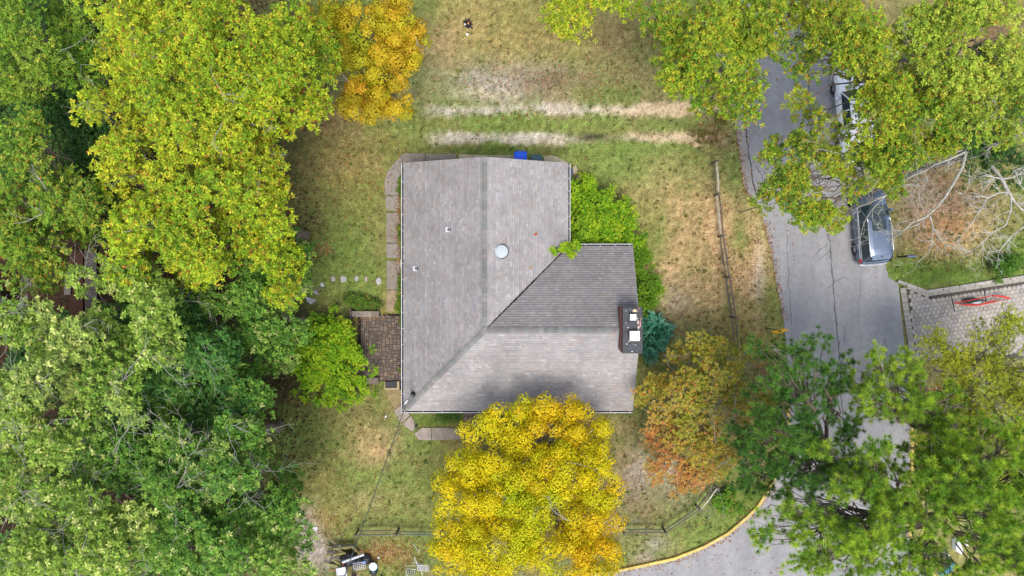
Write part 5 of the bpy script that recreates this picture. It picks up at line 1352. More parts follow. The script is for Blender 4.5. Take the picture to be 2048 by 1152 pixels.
# ------------------------------------------------------------------ split rail fences
def fence(name, label, posts, gaps_rail=True, group='split rail fences round the garden', light=()):
    pp = [P(u, v, .55) for u, v in posts]
    root = thing(name, (pp[0].x, pp[0].y, 0), label, 'fence', group)
    for i, p in enumerate(pp):
        a = pp[max(i-1, 0)]; b = pp[min(i+1, len(pp)-1)]; d = (b-a).normalized()
        g_ = random.uniform(.8, 1.2); c = (0.12*g_, 0.105*g_, 0.075*g_)
        tl = Vector((random.uniform(-.03,.03), random.uniform(-.03,.03), 0))
        MB().tube([(p.x,p.y,-.1),(p.x+tl.x*.5,p.y+tl.y*.5,.6),(p.x+tl.x,p.y+tl.y,1.18)], [.075,.07,.062], 7, c).build('post', M['wood'], root)
        MB().box(-.05,.05,-.10,.10,1.10,1.19, c, Matrix.Translation((p.x+tl.x,p.y+tl.y,0)) @ Matrix.Rotation(math.atan2(d.y,d.x),4,'Z')).build('post_cap', M['wood'], root)
        if i+1 < len(pp):
            q = pp[i+1]; n_ = Vector((-(q-p).y, (q-p).x, 0)).normalized()
            for j, z in enumerate((.32, .72, 1.04)[0:3] if False else (.42, .98)):
                lt = (i, j) in light
                c2 = (0.50,0.47,0.38) if lt else tuple(x*random.uniform(.8, 1.3) for x in (0.135,0.115,0.085))
                o = n_*random.uniform(-.03,.03); mid = p.lerp(q, .5)
                MB().tube([(p.x+o.x, p.y+o.y, z), (mid.x+o.x*2, mid.y+o.y*2, z+random.uniform(-.04,.02)), (q.x+o.x, q.y+o.y, z-.02)], [.042,.055,.04], 5, c2).build('rail', M['wood'], root)
    return root
fence('split_rail_fence', 'split rail fence beside the road with a pale rail at its top end', [(1428,325),(1433,389),(1442,472),(1454,554),(1466,634),(1472,700)], light=((0,1),(1,0)))
fence('split_rail_fence', 'short split rail fence left of the golden maple above the junk heap', [(713,1065),(795,1064),(882,1066),(965,1068)], light=())
fence('split_rail_fence', 'bent split rail fence between the golden maple and the road curve', [(1247,1061),(1329,1061),(1396,1016),(1430,972)], light=((2,1),))

# ------------------------------------------------------------------ bins by the north verge
def wheelie(u, v, w, d_, h, colr, label, rz=0, lidc=None):
    p = P(u, v, h); root = thing('wheeled_bin', (p.x, p.y, 0), label, 'bin', rz=rz)
    m = M['plain']; lidc = lidc or colr
    def fr(z, s): return [(-w/2*s,-d_/2*s,z),(w/2*s,-d_/2*s,z),(w/2*s,d_/2*s,z),(-w/2*s,d_/2*s,z)]
    mb = MB(); vs = fr(.06,.74)+fr(.5,.84)+fr(h-.06,.93); fs = [(3,2,1,0)]
    for l in range(2):
        for i in range(4): fs.append((l*4+i, l*4+(i+1)%4, (l+1)*4+(i+1)%4, (l+1)*4+i))
    mb.add(vs, fs, colr); bevel(mb.build('bin_body', m, root, local=True), .02)
    lid = MB().add(fr(h-.06,1.0)+fr(h-.02,1.0)+fr(h+.03,.86)+fr(h+.035,.80)+fr(h+.012,.74), [(3,2,1,0)]+[(l*4+i, l*4+(i+1)%4, (l+1)*4+(i+1)%4, (l+1)*4+i) for l in range(4) for i in range(4)]+[(16,17,18,19)], lidc)
    lo = bevel(lid.build('lid', m, root, local=True), .015)
    MB().tube([(-w*.35,d_*.5,h-.02),(-w*.35,d_*.58,h),(w*.35,d_*.58,h),(w*.35,d_*.5,h-.02)], .018, 6, lidc).build('handle', m, root, local=True)
    for s in (-1, 1):
        MB().tube([(s*w*.36,d_*.38,.11),(s*w*.46,d_*.38,.11)], .11, 12, (.02,.02,.02)).build('wheel', M['rubber'], root, local=True)
wheelie(1041, 314, .78, .62, 1.0, (0.01,0.10,0.75), 'bright blue lidded recycling bin poking out past the north roof verge')
wheelie(1073, 320, .72, .58, 1.0, (0.045,0.10,0.12), 'dark teal lidded bin right of the bright blue bin')
def round_bin(u, v, r_, h, colr, label, group=None):
    p = P(u, v, h); root = thing('round_bin', (p.x, p.y, 0), label, 'bin')
    MB().disc_stack(p.x, p.y, [(r_*.8,0),(r_*.88,h*.5),(r_*.96,h-.06)], 20, colr).build('bin_body', M['plain'], root)
    MB().disc_stack(p.x, p.y, [(r_*1.02,h-.06),(r_*1.02,h-.02),(r_*.8,h+.02),(r_*.3,h+.05)], 20, colr).build('lid', M['plain'], root)
    MB().tube([(p.x-.12,p.y,h+.04),(p.x-.1,p.y,h+.09),(p.x+.1,p.y,h+.09),(p.x+.12,p.y,h+.04)], .014, 6, colr).build('handle', M['plain'], root)
round_bin(1138, 344, .27, .85, (0.06,0.08,0.12), 'round blue-grey bin under the east gutter at the north end')
round_bin(1138, 361, .22, .6, (0.04,0.16,0.17), 'round teal tub just below the round blue-grey bin')
# white tub under the west gutter
p = P(806, 528, .5); tub = thing('tub', (p.x, p.y, 0), 'pale oval tub sticking out from under the west gutter', 'tub')
MB().disc_stack(p.x, p.y, [(.2,0),(.24,.4),(.26,.42),(.25,.44),(.21,.43),(.19,.2),(.05,.18)], 24, (0.55,0.53,0.46), .8, 1.6).build('basin', M['plain'], tub, smooth=True)

# ------------------------------------------------------------------ sign, mailbox, net, lamp
s_ = P(1530, 656); sign = thing('warning_sign', (s_.x, s_.y, 0), 'yellow diamond warning sign with black arrow leaning by the road', 'road sign')
top = Vector((s_.x+.12, s_.y, 2.35))
MB().tube([(s_.x,s_.y,-.1), top], .028, 6, (0.03,0.035,0.04)).build('post', M['plain'], sign)
ct = Vector((s_.x+.20, s_.y-.07, 2.05)); rt = Vector((1, .10, 0)).normalized(); upv = Vector((0.02, .34, .94)).normalized(); nn = rt.cross(upv)
def plate(c0, rr, m, nm, thk, colr, par):
    ps = [c0+rt*rr, c0+upv*rr, c0-rt*rr, c0-upv*rr]
    return MB().add([q-nn*thk/2 for q in ps]+[q+nn*thk/2 for q in ps], [(3,2,1,0),(4,5,6,7)]+[(i,(i+1)%4,4+(i+1)%4,4+i) for i in range(4)], colr).build(nm, m, par)
M['signyellow'] = mat('sign_yellow', (0.85,0.42,0.01), rough=.4, noise=.05, scale=5)
pl = plate(ct, .55, M['signyellow'], 'plate', .012, (1,1,1), sign)
for sg in (1, -1):
    f = ct + nn*(.0085*sg)
    MB().add([f+rt*a+upv*b for a, b in ((-.06,-.26),(.04,-.26),(.04,.02),(-.02,.12),(-.1,.06),(-.06,0))], [(0,1,2,3,4,5)], (.01,.01,.01)).build('arrow_stem', M['black'], pl)
    MB().add([f+rt*a+upv*b for a, b in ((-.2,.24),(-.16,-.0),(.06,.16))], [(0,1,2)], (.01,.01,.01)).build('arrow_head', M['black'], pl)
s2 = P(1479, 425); sg2 = thing('signpost', (s2.x, s2.y, 0), 'thin dark signpost on the verge leaning over the road edge line', 'signpost')
MB().tube([(s2.x,s2.y,-.1),(s2.x+.04,s2.y,3.1)], .03, 6, (0.07,0.09,0.10)).build('post', M['plain'], sg2)
MB().beam((s2.x+.04,s2.y,2.75),(s2.x+.44,s2.y-.02,2.75), .02, .5, (0.5,0.5,0.5)).build('plate', M['plain'], sg2)
mb0 = P(1796, 514); mbx = thing('mailbox', (mb0.x, mb0.y, 0), 'grey-blue mailbox on a black post behind the parked grey car', 'mailbox')
MB().box(mb0.x-.05,mb0.x+.05,mb0.y-.05,mb0.y+.05,-.1,1.05,(.03,.03,.035)).build('post', M['black'], mbx)
MB().beam((mb0.x-.1,mb0.y,1.0),(mb0.x+.42,mb0.y,1.0), .12, .05, (.03,.03,.035)).build('arm', M['black'], mbx)
prof = [(-.09,0),(.09,0),(.09,.12)]+[(.09*math.cos(t),.12+.09*math.sin(t)) for t in np.linspace(.3,PI-.3,7)]+[(-.09,.12)]
vs = [(mb0.x-.08+dx, mb0.y+y_, 1.03+z_) for dx in (0,.52) for y_, z_ in prof]; m_ = len(prof)
MB().add(vs, [(i,(i+1)%m_,m_+(i+1)%m_,m_+i) for i in range(m_)]+[tuple(range(m_))[::-1], tuple(range(m_,2*m_))], (0.12,0.16,0.22)).build('box', M['gloss'], mbx)
MB().box(mb0.x+.18,mb0.x+.2,mb0.y+.09,mb0.y+.11,1.1,1.28,(.5,.03,.02)).build('flag', M['red'], mbx)

net = thing('sports_net', P(1955, 603), 'folded sports net with red frame lying on the hexagon pavers', 'sports net')
TL = [P(1908,606,.35), P(1942,600,.5), P(1985,591,.7), P(2020,597,.35), P(1985,605,.15), P(1955,611,.12), P(1930,610,.12), P(1908,606,.35)]
MB().tube(TL, .028, 6, (1,1,1)).build('frame', M['red'], net)
MB().tube([P(1925,608.5,.2),P(1960,609,.22),P(1995,599,.3)], .028, 6).build('frame_bar', M['red'], net)
MB().tube([P(1985,591.3,.74),P(2005,592.5,.6),P(2019,596,.42)], .05, 6).build('padding', M['red'], net)
for a, b in (((1902.5,590),(1909,623)), ((1967.5,575.5),(1972,603))): MB().tube([P(*a,.5),P(*b,.25)], .03, 6).build('crossbar', M['black'], net)
nv = MB()
for i in range(14):
    t = i/13; a = TL[0].lerp(TL[2], t) if t < .7 else TL[2].lerp(TL[3], (t-.7)/.3); b = TL[6].lerp(TL[4], t)
    nv.tube([a, (a+b)/2-Vector((0,0,.06)), b], .006, 3, (.03,.03,.03), cap=False)
for j in (.25,.5,.75):
    nv.tube([(TL[0].lerp(TL[2], t) if t < .7 else TL[2].lerp(TL[3], (t-.7)/.3)).lerp(TL[6].lerp(TL[4], t), j) for t in np.linspace(0,1,8)], .006, 3, (.03,.03,.03), cap=False)
nv.build('netting', M['black'], net)
bg_ = thing('sports_bag', P(1942, 602), 'black sports bag with a white cloth inside the red framed net', 'bag')
rng = np.random.default_rng(3)
def sack(c, sx, sy, sz, seed, colr, m, nm, par, n=14, rings=7, rot=0):
    r = np.random.default_rng(seed); vs = []
    for j in range(rings):
        ph = j/(rings-1)*PI*.5
        for i in range(n):
            t = 2*PI*i/n; kx = math.cos(ph)*(1+r.normal(0,.07)); z = math.sin(ph)*sz*(1+r.normal(0,.05))
            x, y = sx*kx*math.cos(t), sy*kx*math.sin(t)
            vs.append((c[0]+x*math.cos(rot)-y*math.sin(rot), c[1]+x*math.sin(rot)+y*math.cos(rot), c[2]+z))
    fs = [(j*n+i, j*n+(i+1)%n, (j+1)*n+(i+1)%n, (j+1)*n+i) for j in range(rings-1) for i in range(n)]
    return MB().add(vs, fs, colr).build(nm, m, par, smooth=True)
sack(P(1940,601,.1), .5, .16, .3, 5, (.02,.02,.02), M['black'], 'bag_body', bg_, rot=.1)
sack(P(1951,605,.08), .36, .09, .2, 6, (.75,.76,.85), M['white_paint'], 'white_cloth', bg_, rot=.06)
MB().tube([P(1928,600,.35),P(1938,597.5,.45),P(1955,599,.4),P(1972,602,.3)], .035, 6).build('strap', M['black'], bg_)

# ------------------------------------------------------------------ fire remains on the north lawn, plate
fp = thing('fire_pit', P(936, 48), 'small heap of charred wood and ash on the north lawn', 'fire pit')
r = random.Random(9)
ash = MB().disc_stack(P(936,48).x, P(936,48).y, [(.26,-.04),(.22,.0),(.12,.02),(.05,.03)], 14, (0.05,0.04,0.04)).build('ash', M['stone'], fp)
for i in range(13):
    a = r.uniform(0, 2*PI); c = P(936,48) + Vector((r.uniform(-.16,.16), r.uniform(-.2,.2), .08+r.uniform(0,.12))); l = r.uniform(.14,.34)
    MB().tube([c-Vector((math.cos(a),math.sin(a),.1))*l, c+Vector((math.cos(a),math.sin(a),.15))*l], [.03,.02], 6, r.choice([(.02,.018,.02),(.04,.03,.03),(.03,.03,.05)])).build('charred_stick', M['wood'], fp)
for (du, dv, c, s) in ((0,-2,(.6,.25,.06),.05),(-6,0,(.6,.58,.55),.06),(3,-5,(.35,.05,.04),.04),(1,-1,(.7,.45,.08),.04)):
    q = P(936+du, 48+dv, .25); MB().disc_stack(q.x, q.y, [(s,.16),(s*1.1,.21),(s*.5,.25)], 7, c).build('ember_coloured_scrap', M['plain'], fp)
q = P(934.5, 69); MB().disc_stack(0, 0, [(.07,-.01),(.09,.03),(.08,.035),(.03,.02)], 14, (0.75,0.74,0.68)).build('plate', M['plain'], local=True).location = (q.x, q.y, 0)
tag(bpy.data.objects['plate'] if 'plate' in bpy.data.objects else None, None) if False else None
for o in bpy.data.objects:
    if o.name.startswith('plate') and o.parent is None: tag(o, 'small white plate on the grass below the charred heap', 'plate')

# ------------------------------------------------------------------ junk heap at the bottom
B_ = [((654,1091),(664,1096),.3,'short'),((659,1092),(712,1090.5),.5,0),((666,1098),(707,1093.5),.45,0),((705,1094),(719,1107),.35,0),((651,1112),(692,1106),.35,0),((660,1122),(669,1101),.45,0),((664,1118),(680,1112),.3,0),((673,1098),(692,1108),.3,0),((646,1126),(684,1134),.2,0),((669,1122),(686,1132),.3,0),((655,1105),(672,1102),.35,0),((679,1089),(680,1100),.55,0),((700,1104),(728,1101),.15,0),((675,1116),(682,1122),.25,0),((658,1140),(675,1140),.1,0)]
LBL = ['short mossy timber at the top left of the heap','dark long pole along the top of the heap','green mossed long timber just under the dark top pole','mossy timber slanting down to the right end of the heap','long yellowish timber crossing the left of the heap','steep grey-brown beam in the left middle of the heap','grey split beam right of the steep beam','mossed beam slanting from the top left toward the black bags','lowest long mossy timber of the heap','short mossy timber touching the white bin','flat dark plank at the left of the heap','upright stub standing at the top of the heap','thin reddish batten under the white pipe','grey splinter board in the middle of the heap','orange-brown batten left of the white bin']
for i, ((a, b, z, _), lb) in enumerate(zip(B_, LBL)):
    A, B2 = P(*a, z), P(*b, z-.12); w = .1 if i not in (12,14) else .05
    c = [(0.20,0.17,0.07),(0.06,0.055,0.045),(0.22,0.20,0.08),(0.24,0.21,0.08),(0.25,0.22,0.08),(0.13,0.11,0.085),(0.15,0.13,0.10),(0.16,0.14,0.07),(0.26,0.23,0.09),(0.24,0.22,0.08),(0.08,0.075,0.07),(0.14,0.13,0.09),(0.30,0.12,0.06),(0.14,0.125,0.10),(0.36,0.17,0.07)][i]
    c0 = (A+B2)/2; A2, B3 = A-Vector((c0.x,c0.y,0)), B2-Vector((c0.x,c0.y,0))
    o = MB().beam(A2, B3, w*1.15, w*.9, c).build('timber', M['wood'], local=True); o.location = (c0.x, c0.y, 0); bevel(o, .012)
    tag(o, lb, 'timber', 'timbers thrown on the junk heap')
for nm, lb, u, v, sx, sy, sz, sd_, rt_ in (('rubbish_bag','large black rubbish bag under the white pipe',698,1119,.55,.5,.5,1,.2),('rubbish_bag','smaller black rubbish bag right of the large one',732,1119,.34,.36,.42,2,0),('rubbish_bag','black bag hanging below the white and teal tub lid',746,1143,.26,.34,.35,3,0),('rubbish_bag','black bag spilling out between the wire rack and the large bag',716,1124,.4,.3,.3,4,.5),('rubbish_bag','crumpled black bag at the top of the bag heap',700,1108,.3,.2,.55,8,.3)):
    p = P(u, v, .2); root = thing(nm, (p.x, p.y, 0), lb, 'rubbish bag', 'black rubbish bags on the junk heap')
    sack((p.x, p.y, 0), sx, sy, sz, sd_, (.02,.02,.03), M['bag'], 'bag_film', root, n=18, rings=8, rot=rt_)
a, b = P(684.5,1124.5,.75), P(728,1109,.7); c0 = (a+b)/2
o = MB().tube([a-c0, b-c0], .075, 10).build('pipe', M['white_paint'], local=True, smooth=False); o.location = c0; tag(o, 'long white pipe lying across the black rubbish bags', 'pipe')
p = P(684, 1143, .4); root = thing('white_bin', (p.x, p.y, 0), 'white square plastic bin tilted below the timbers', 'bin', rz=math.radians(12))
def frus(z, w, d_): return [(-w/2,-d_/2,z),(w/2,-d_/2,z),(w/2,d_/2,z),(-w/2,d_/2,z)]
bevel(MB().add(frus(0,.42,.42)+frus(.55,.56,.56)+frus(.56,.6,.6)+frus(.58,.6,.6)+frus(.58,.5,.5)+frus(.45,.46,.46), [(3,2,1,0)]+[(l*4+i,l*4+(i+1)%4,(l+1)*4+(i+1)%4,(l+1)*4+i) for l in range(5) for i in range(4)]+[(20,21,22,23)]).build('bin_body', M['white_paint'], root, local=True), .02)
p = P(746, 1134, .45); root = thing('round_cover', (p.x, p.y, 0), 'round white cover with teal rim on the bag at the right of the heap', 'cover')
MB().disc_stack(p.x, p.y, [(.24,.36),(.27,.38),(.27,.42)], 20, (0.02,0.28,0.38)).build('rim', M['plain'], root)
MB().disc_stack(p.x, p.y+.02, [(.255,.42),(.25,.46),(.15,.49),(.05,.5)], 20, (.75,.76,.76)).build('cap', M['white_paint'], root)
p = P(757,1115,.06); o = MB().disc_stack(0,0,[(.03,0),(.075,.05),(.06,.1),(.02,.12)], 10, (.7,.74,.78)).build('ball', M['plain'], local=True, smooth=True); o.location = (p.x,p.y,0); tag(o, 'small pale ball on the leaves right of the rubbish bags', 'ball')
p = P(728,1125,.5); o = MB().disc_stack(0,0,[(.1,.35),(.11,.5),(.09,.52)], 10, (.01,.2,.55)).build('blue_cup', M['plain'], local=True); o.location = (p.x,p.y,0); tag(o, 'blue plastic cup on the black bags', 'cup')
p = P(687,1129,.4); o = MB().disc_stack(0,0,[(.05,.2),(.07,.38),(.04,.42)], 8, (.45,.02,.03)).build('red_can', M['plain'], local=True); o.location = (p.x,p.y,0); tag(o, 'small red can between the timbers and the white bin', 'can')
def rack(name, label, u, v, z, w, d_, nx_, ny_, rot, group=None, m=None, legs=True, rr=.011):
    p = P(u, v, z); root = thing(name, (p.x, p.y, 0), label, 'wire rack', group, rz=rot)
    fr = MB().tube([(-w/2,-d_/2,z),(w/2,-d_/2,z),(w/2,d_/2,z),(-w/2,d_/2,z),(-w/2,-d_/2,z)], rr*1.5, 5); fr.build('frame', m or M['chrome'], root, local=True)
    for i in range(1, nx_): MB().tube([(-w/2+w*i/nx_,-d_/2,z),(-w/2+w*i/nx_,d_/2,z)], rr, 4).build('wire', m or M['chrome'], root, local=True)
    for i in range(1, ny_): MB().tube([(-w/2,-d_/2+d_*i/ny_,z+.01),(w/2,-d_/2+d_*i/ny_,z+.01)], rr, 4).build('wire', m or M['chrome'], root, local=True)
    if legs:
        for sx in (-1,1):
            for sy in (-1,1): MB().tube([(sx*w/2,sy*d_/2,z),(sx*w/2,sy*d_/2,0)], rr*1.3, 4).build('leg', m or M['chrome'], root, local=True)
rack('wire_rack', 'white wire dish rack lying on the black bags', 719, 1132, .55, .75, .42, 6, 4, .15, m=M['white_paint'])
rack('drying_rack', 'pale wire drying rack beside the left edge of the golden maple', 846, 1136, .5, .7, .34, 4, 6, -.05, m=M['white_paint'])
rack('wire_cage', 'grey wire cage standing at the bottom edge right of the junk heap', 821, 1146, .6, .52, .5, 4, 4, -.15)
for i, ((a, b), z, lb) in enumerate(((((828,1114),(845,1149)),.5,'long white pole crossing the pale drying rack'),(((825,1087),(838,1103)),.05,'short thin white rod on the grass above the drying rack'),(((825,1125),(846,1129)),.3,'short white crossbar left of the drying rack'),(((812,1132),(845,1131)),.25,'thin pale rod above the wire cage'))):
    A, B2 = P(*a, z), P(*b, z*.8); c0 = (A+B2)/2; o = MB().tube([A-c0, B2-c0], .022 if i == 0 else .014, 5).build('rod', M['white_paint'], local=True); o.location = c0; tag(o, lb, 'rod', 'white rods by the drying rack')
p = P(807, 1152); lp = thing('garden_post', (p.x, p.y, 0), 'slim black garden post with a white knob at the bottom edge', 'post')
MB().tube([(p.x,p.y,-.05),(p.x,p.y,1.4)], .028, 6).build('shaft', M['black'], lp); MB().disc_stack(p.x,p.y,[(.03,1.4),(.06,1.44),(.03,1.5)],10,(.7,.68,.6)).build('knob', M['plain'], lp)
# flat stone bits on the bare soil, paper on the lawn
rock('flat_stone', [(623,1054),(634,1053),(637,1057),(632,1064),(629,1063),(627,1058)], .04, (0.5,0.5,0.5), 'pale grey flat slab on the bare soil beside the wood', 'stone', seed=51)
o = MB().box(-.085,.085,-.03,.03,0,.02,(.8,.82,.85)).build('paper_scrap', M['plain'], local=True); q = P(771.5,833.5); o.location = (q.x,q.y,.02); o.rotation_euler = (0,0,.75); tag(o, 'white paper scrap on the grass near the south-west roof corner', 'paper')
q = P(833, 853); gp = thing('spotlight', (q.x,q.y,0), 'small black ground spotlight beside the pink path slabs', 'garden light')
MB().disc_stack(q.x,q.y,[(.05,0),(.09,.12),(.1,.16),(.07,.17)],10,(.02,.02,.02)).build('lamp_head', M['black'], gp); MB().tube([(q.x,q.y,-.05),(q.x,q.y,.05)],.02,6).build('spike', M['black'], gp)

# ------------------------------------------------------------------ wood: timber bed and shed corner
bed = thing('timber_bed', P(160, 560), 'leaf-filled bed edged by grey boards seen through a gap in the wood', 'raised bed')
for (a, b, w, g_) in (((181,500),(183,640),.75,.8),((136,545),(135,590),.4,1.1)):
    A, B2 = P(*a,.25), P(*b,.25); n = int((B2-A).length/.55); d = (B2-A)/n
    for i in range(n):
        gg = random.uniform(.75,1.15)*g_
        MB().beam(A+d*i+d*.02, A+d*(i+1)-d*.02, w, .06, (0.10*gg,0.09*gg,0.075*gg)).build('board', M['wood'], bed)
MB().box(P(142,0).x, P(168,0).x, P(0,640).y, P(0,500).y, -.02, .12, (0.05,0.024,0.016)).build('leaf_fill', M['stone'], bed)
shed = thing('shed', P(20, 615), 'corner of a grey shed with a teal door frame at the left edge', 'shed')
x0, x1, y0, y1 = P(-80,0).x, P(40,0).x, P(0,650).y, P(0,600).y
MB().box(x0,x1,y0,y1,0,2.2,(0.30,0.30,0.31)).build('wall', M['vinyl'], shed)
for i in range(8): MB().box(x0-.2+i*(x1-x0+.4)/8+.01, x0-.2+(i+1)*(x1-x0+.4)/8-.01, y0-.2, y1+.2, 2.2, 2.28, (0.30,0.29,0.29)).build('roof_board', M['wood'], shed)
MB().box(x1+.0,x1+.06,y0+.2,y0+1.0,0,1.9,(0.03,0.16,0.2)).build('door', M['plain'], shed)

# white and blue things under the big pine
for nm, lb, pts, z, h, c in (('plywood_sheet','white sheet standing under the big pine in the bottom right corner',[(1912,1082),(1918,1079),(1925,1102),(1921,1108),(1911,1100)],.4,.08,(.75,.75,.77)),
    ('white_bucket','small white tub lower left of the white sheet',[(1890,1112),(1895,1105),(1897,1116),(1891,1119)],.3,.2,(.7,.68,.65)),
    ('blue_kayak','turquoise blue paddle boat mostly hidden below the big pine',[(1880,1148),(1893,1135),(1905,1124),(1912,1130),(1895,1146),(1884,1153)],.25,.15,(.02,.22,.33)),
    ('blue_tarp','blue tarpaulin showing through the pine at the right edge',[(2030,1085),(2062,1080),(2064,1120),(2036,1118)],.3,.1,(.02,.16,.28)),
    ('white_board','narrow white board right of the white sheet under the pine',[(1931,1074),(1937,1077),(1936,1092),(1931,1090)],.3,.06,(.75,.73,.72))):
    pl_ = pxpoly(pts, z); cx = sum(p[0] for p in pl_)/len(pl_); cy = sum(p[1] for p in pl_)/len(pl_)
    o = MB().prism([(x-cx,y-cy) for x, y in pl_], 0, z+h, c, inset=.02).build(nm, M['plain'], local=True); o.location = (cx,cy,0); tag(o, lb, {'sheet':'sheet','bucket':'bucket','kayak':'boat','tarp':'tarpaulin','board':'board'}[nm.split('_')[1]])
# small red and white sign
q = P(1855, 772); rs = thing('yard_sign', (q.x,q.y,0), 'little red and white yard sign beside the dead brush right of the pines', 'sign')
MB().tube([(q.x,q.y,-.05),(q.x,q.y,1.0)], .015, 5).build('stake', M['black'], rs)
c0 = Vector((q.x+.02,q.y-.03,1.0)); e1 = Vector((.17,-.08,.0)); e2 = Vector((.06,.13,.1))
MB().add([c0-e1-e2,c0+e1-e2,c0+e1+e2,c0-e1+e2,c0-e1-e2-Vector((0,0,.01)),c0+e1-e2-Vector((0,0,.01)),c0+e1+e2-Vector((0,0,.01)),c0-e1+e2-Vector((0,0,.01))],[(0,1,2,3),(7,6,5,4),(0,4,5,1),(1,5,6,2),(2,6,7,3),(3,7,4,0)],(.6,.08,.03)).build('plate', M['red'], rs)
c1 = c0+Vector((0,0,.006)); MB().add([c1-e1*.85-e2*.3,c1+e1*.85-e2*.3,c1+e1*.85+e2*.35,c1-e1*.85+e2*.35],[(0,1,2,3)],(.7,.7,.7)).build('white_band', M['white_paint'], rs)

# ------------------------------------------------------------------ vehicles
def loft(secs, prof, colr=(1,1,1)):
    """secs: list of dict(y, pts half profile [(x,z)...] from bottom centre out and up to top centre)"""
    vs = []; n = None
    for y, half in secs:
        ring = [(x, y, z) for x, z in half] + [(-x, y, z) for x, z in half[::-1] if x > 1e-6]
        if half[0][0] > 1e-6: pass
        n = len(ring); vs += ring
    fs = []
    for i in range(len(secs)-1):
        for j in range(n): fs.append((i*n+j, i*n+(j+1)%n, (i+1)*n+(j+1)%n, (i+1)*n+j))
    fs += [tuple(range(n))[::-1], tuple((len(secs)-1)*n+j for j in range(n))]
    return MB().add(vs, fs, colr)
def half_prof(w, zb, zbelt, ztop, crown=.03):
    return [(w*.80, zb), (w*.95, zb+.06), (w, zb+(zbelt-zb)*.35), (w*1.0, zb+(zbelt-zb)*.72), (w*.965, zbelt), (w*.88, ztop-.02), (w*.6, ztop+crown*.6), (0.0, ztop+crown)]
def wheel(root, x, y, r=.38, w=.26, side=1):
    t = MB(); n = 22; prof = [(r*.66,-w/2),(r*.95,-w/2),(r,-w*.36),(r,w*.36),(r*.95,w/2),(r*.66,w/2)]
    vs = [(x+o, y+q*math.cos(a), r+q*math.sin(a)) for (q, o) in prof for a in [2*PI*k_/n for k_ in range(n)]]
    m_ = len(prof); wo_ = t.add(vs, [(j*n+i, j*n+(i+1)%n, ((j+1)%m_)*n+(i+1)%n, ((j+1)%m_)*n+i) for j in range(m_) for i in range(n)]).build('wheel', M['rubber'], root, local=True, smooth=False)
    rm = MB(); xo = x + side*w*.34
    vs = [(xo, y+r*.66*math.cos(2*PI*i/n), r+r*.66*math.sin(2*PI*i/n)) for i in range(n)]+[(xo-side*.05, y+r*.5*math.cos(2*PI*i/n), r+r*.5*math.sin(2*PI*i/n)) for i in range(n)]
    rm.add(vs, [(i,(i+1)%n,n+(i+1)%n,n+i) for i in range(n)]+[tuple(range(n,2*n))], (.05,.05,.05))
    rimo = rm.build('rim', M['rubber'], root, local=True); rimo.parent = wo_
    sp = MB()
    for s in range(9):
        a = 2*PI*s/9; sp.beam((xo+side*.012, y+.04*math.cos(a), r+.04*math.sin(a)), (xo+side*.004, y+r*.65*math.cos(a), r+r*.65*math.sin(a)), .035, .03, (1,1,1), up=(1,0,0))
    sp.tube([(xo-side*.02,y,r),(xo+side*.025,y,r)], .06, 10)
    spo = sp.build('spokes', M['chrome'], root, local=True); spo.parent = wo_
def quad(mb, pts, colr=(1,1,1)): mb.add(pts, [tuple(range(len(pts)))], colr)
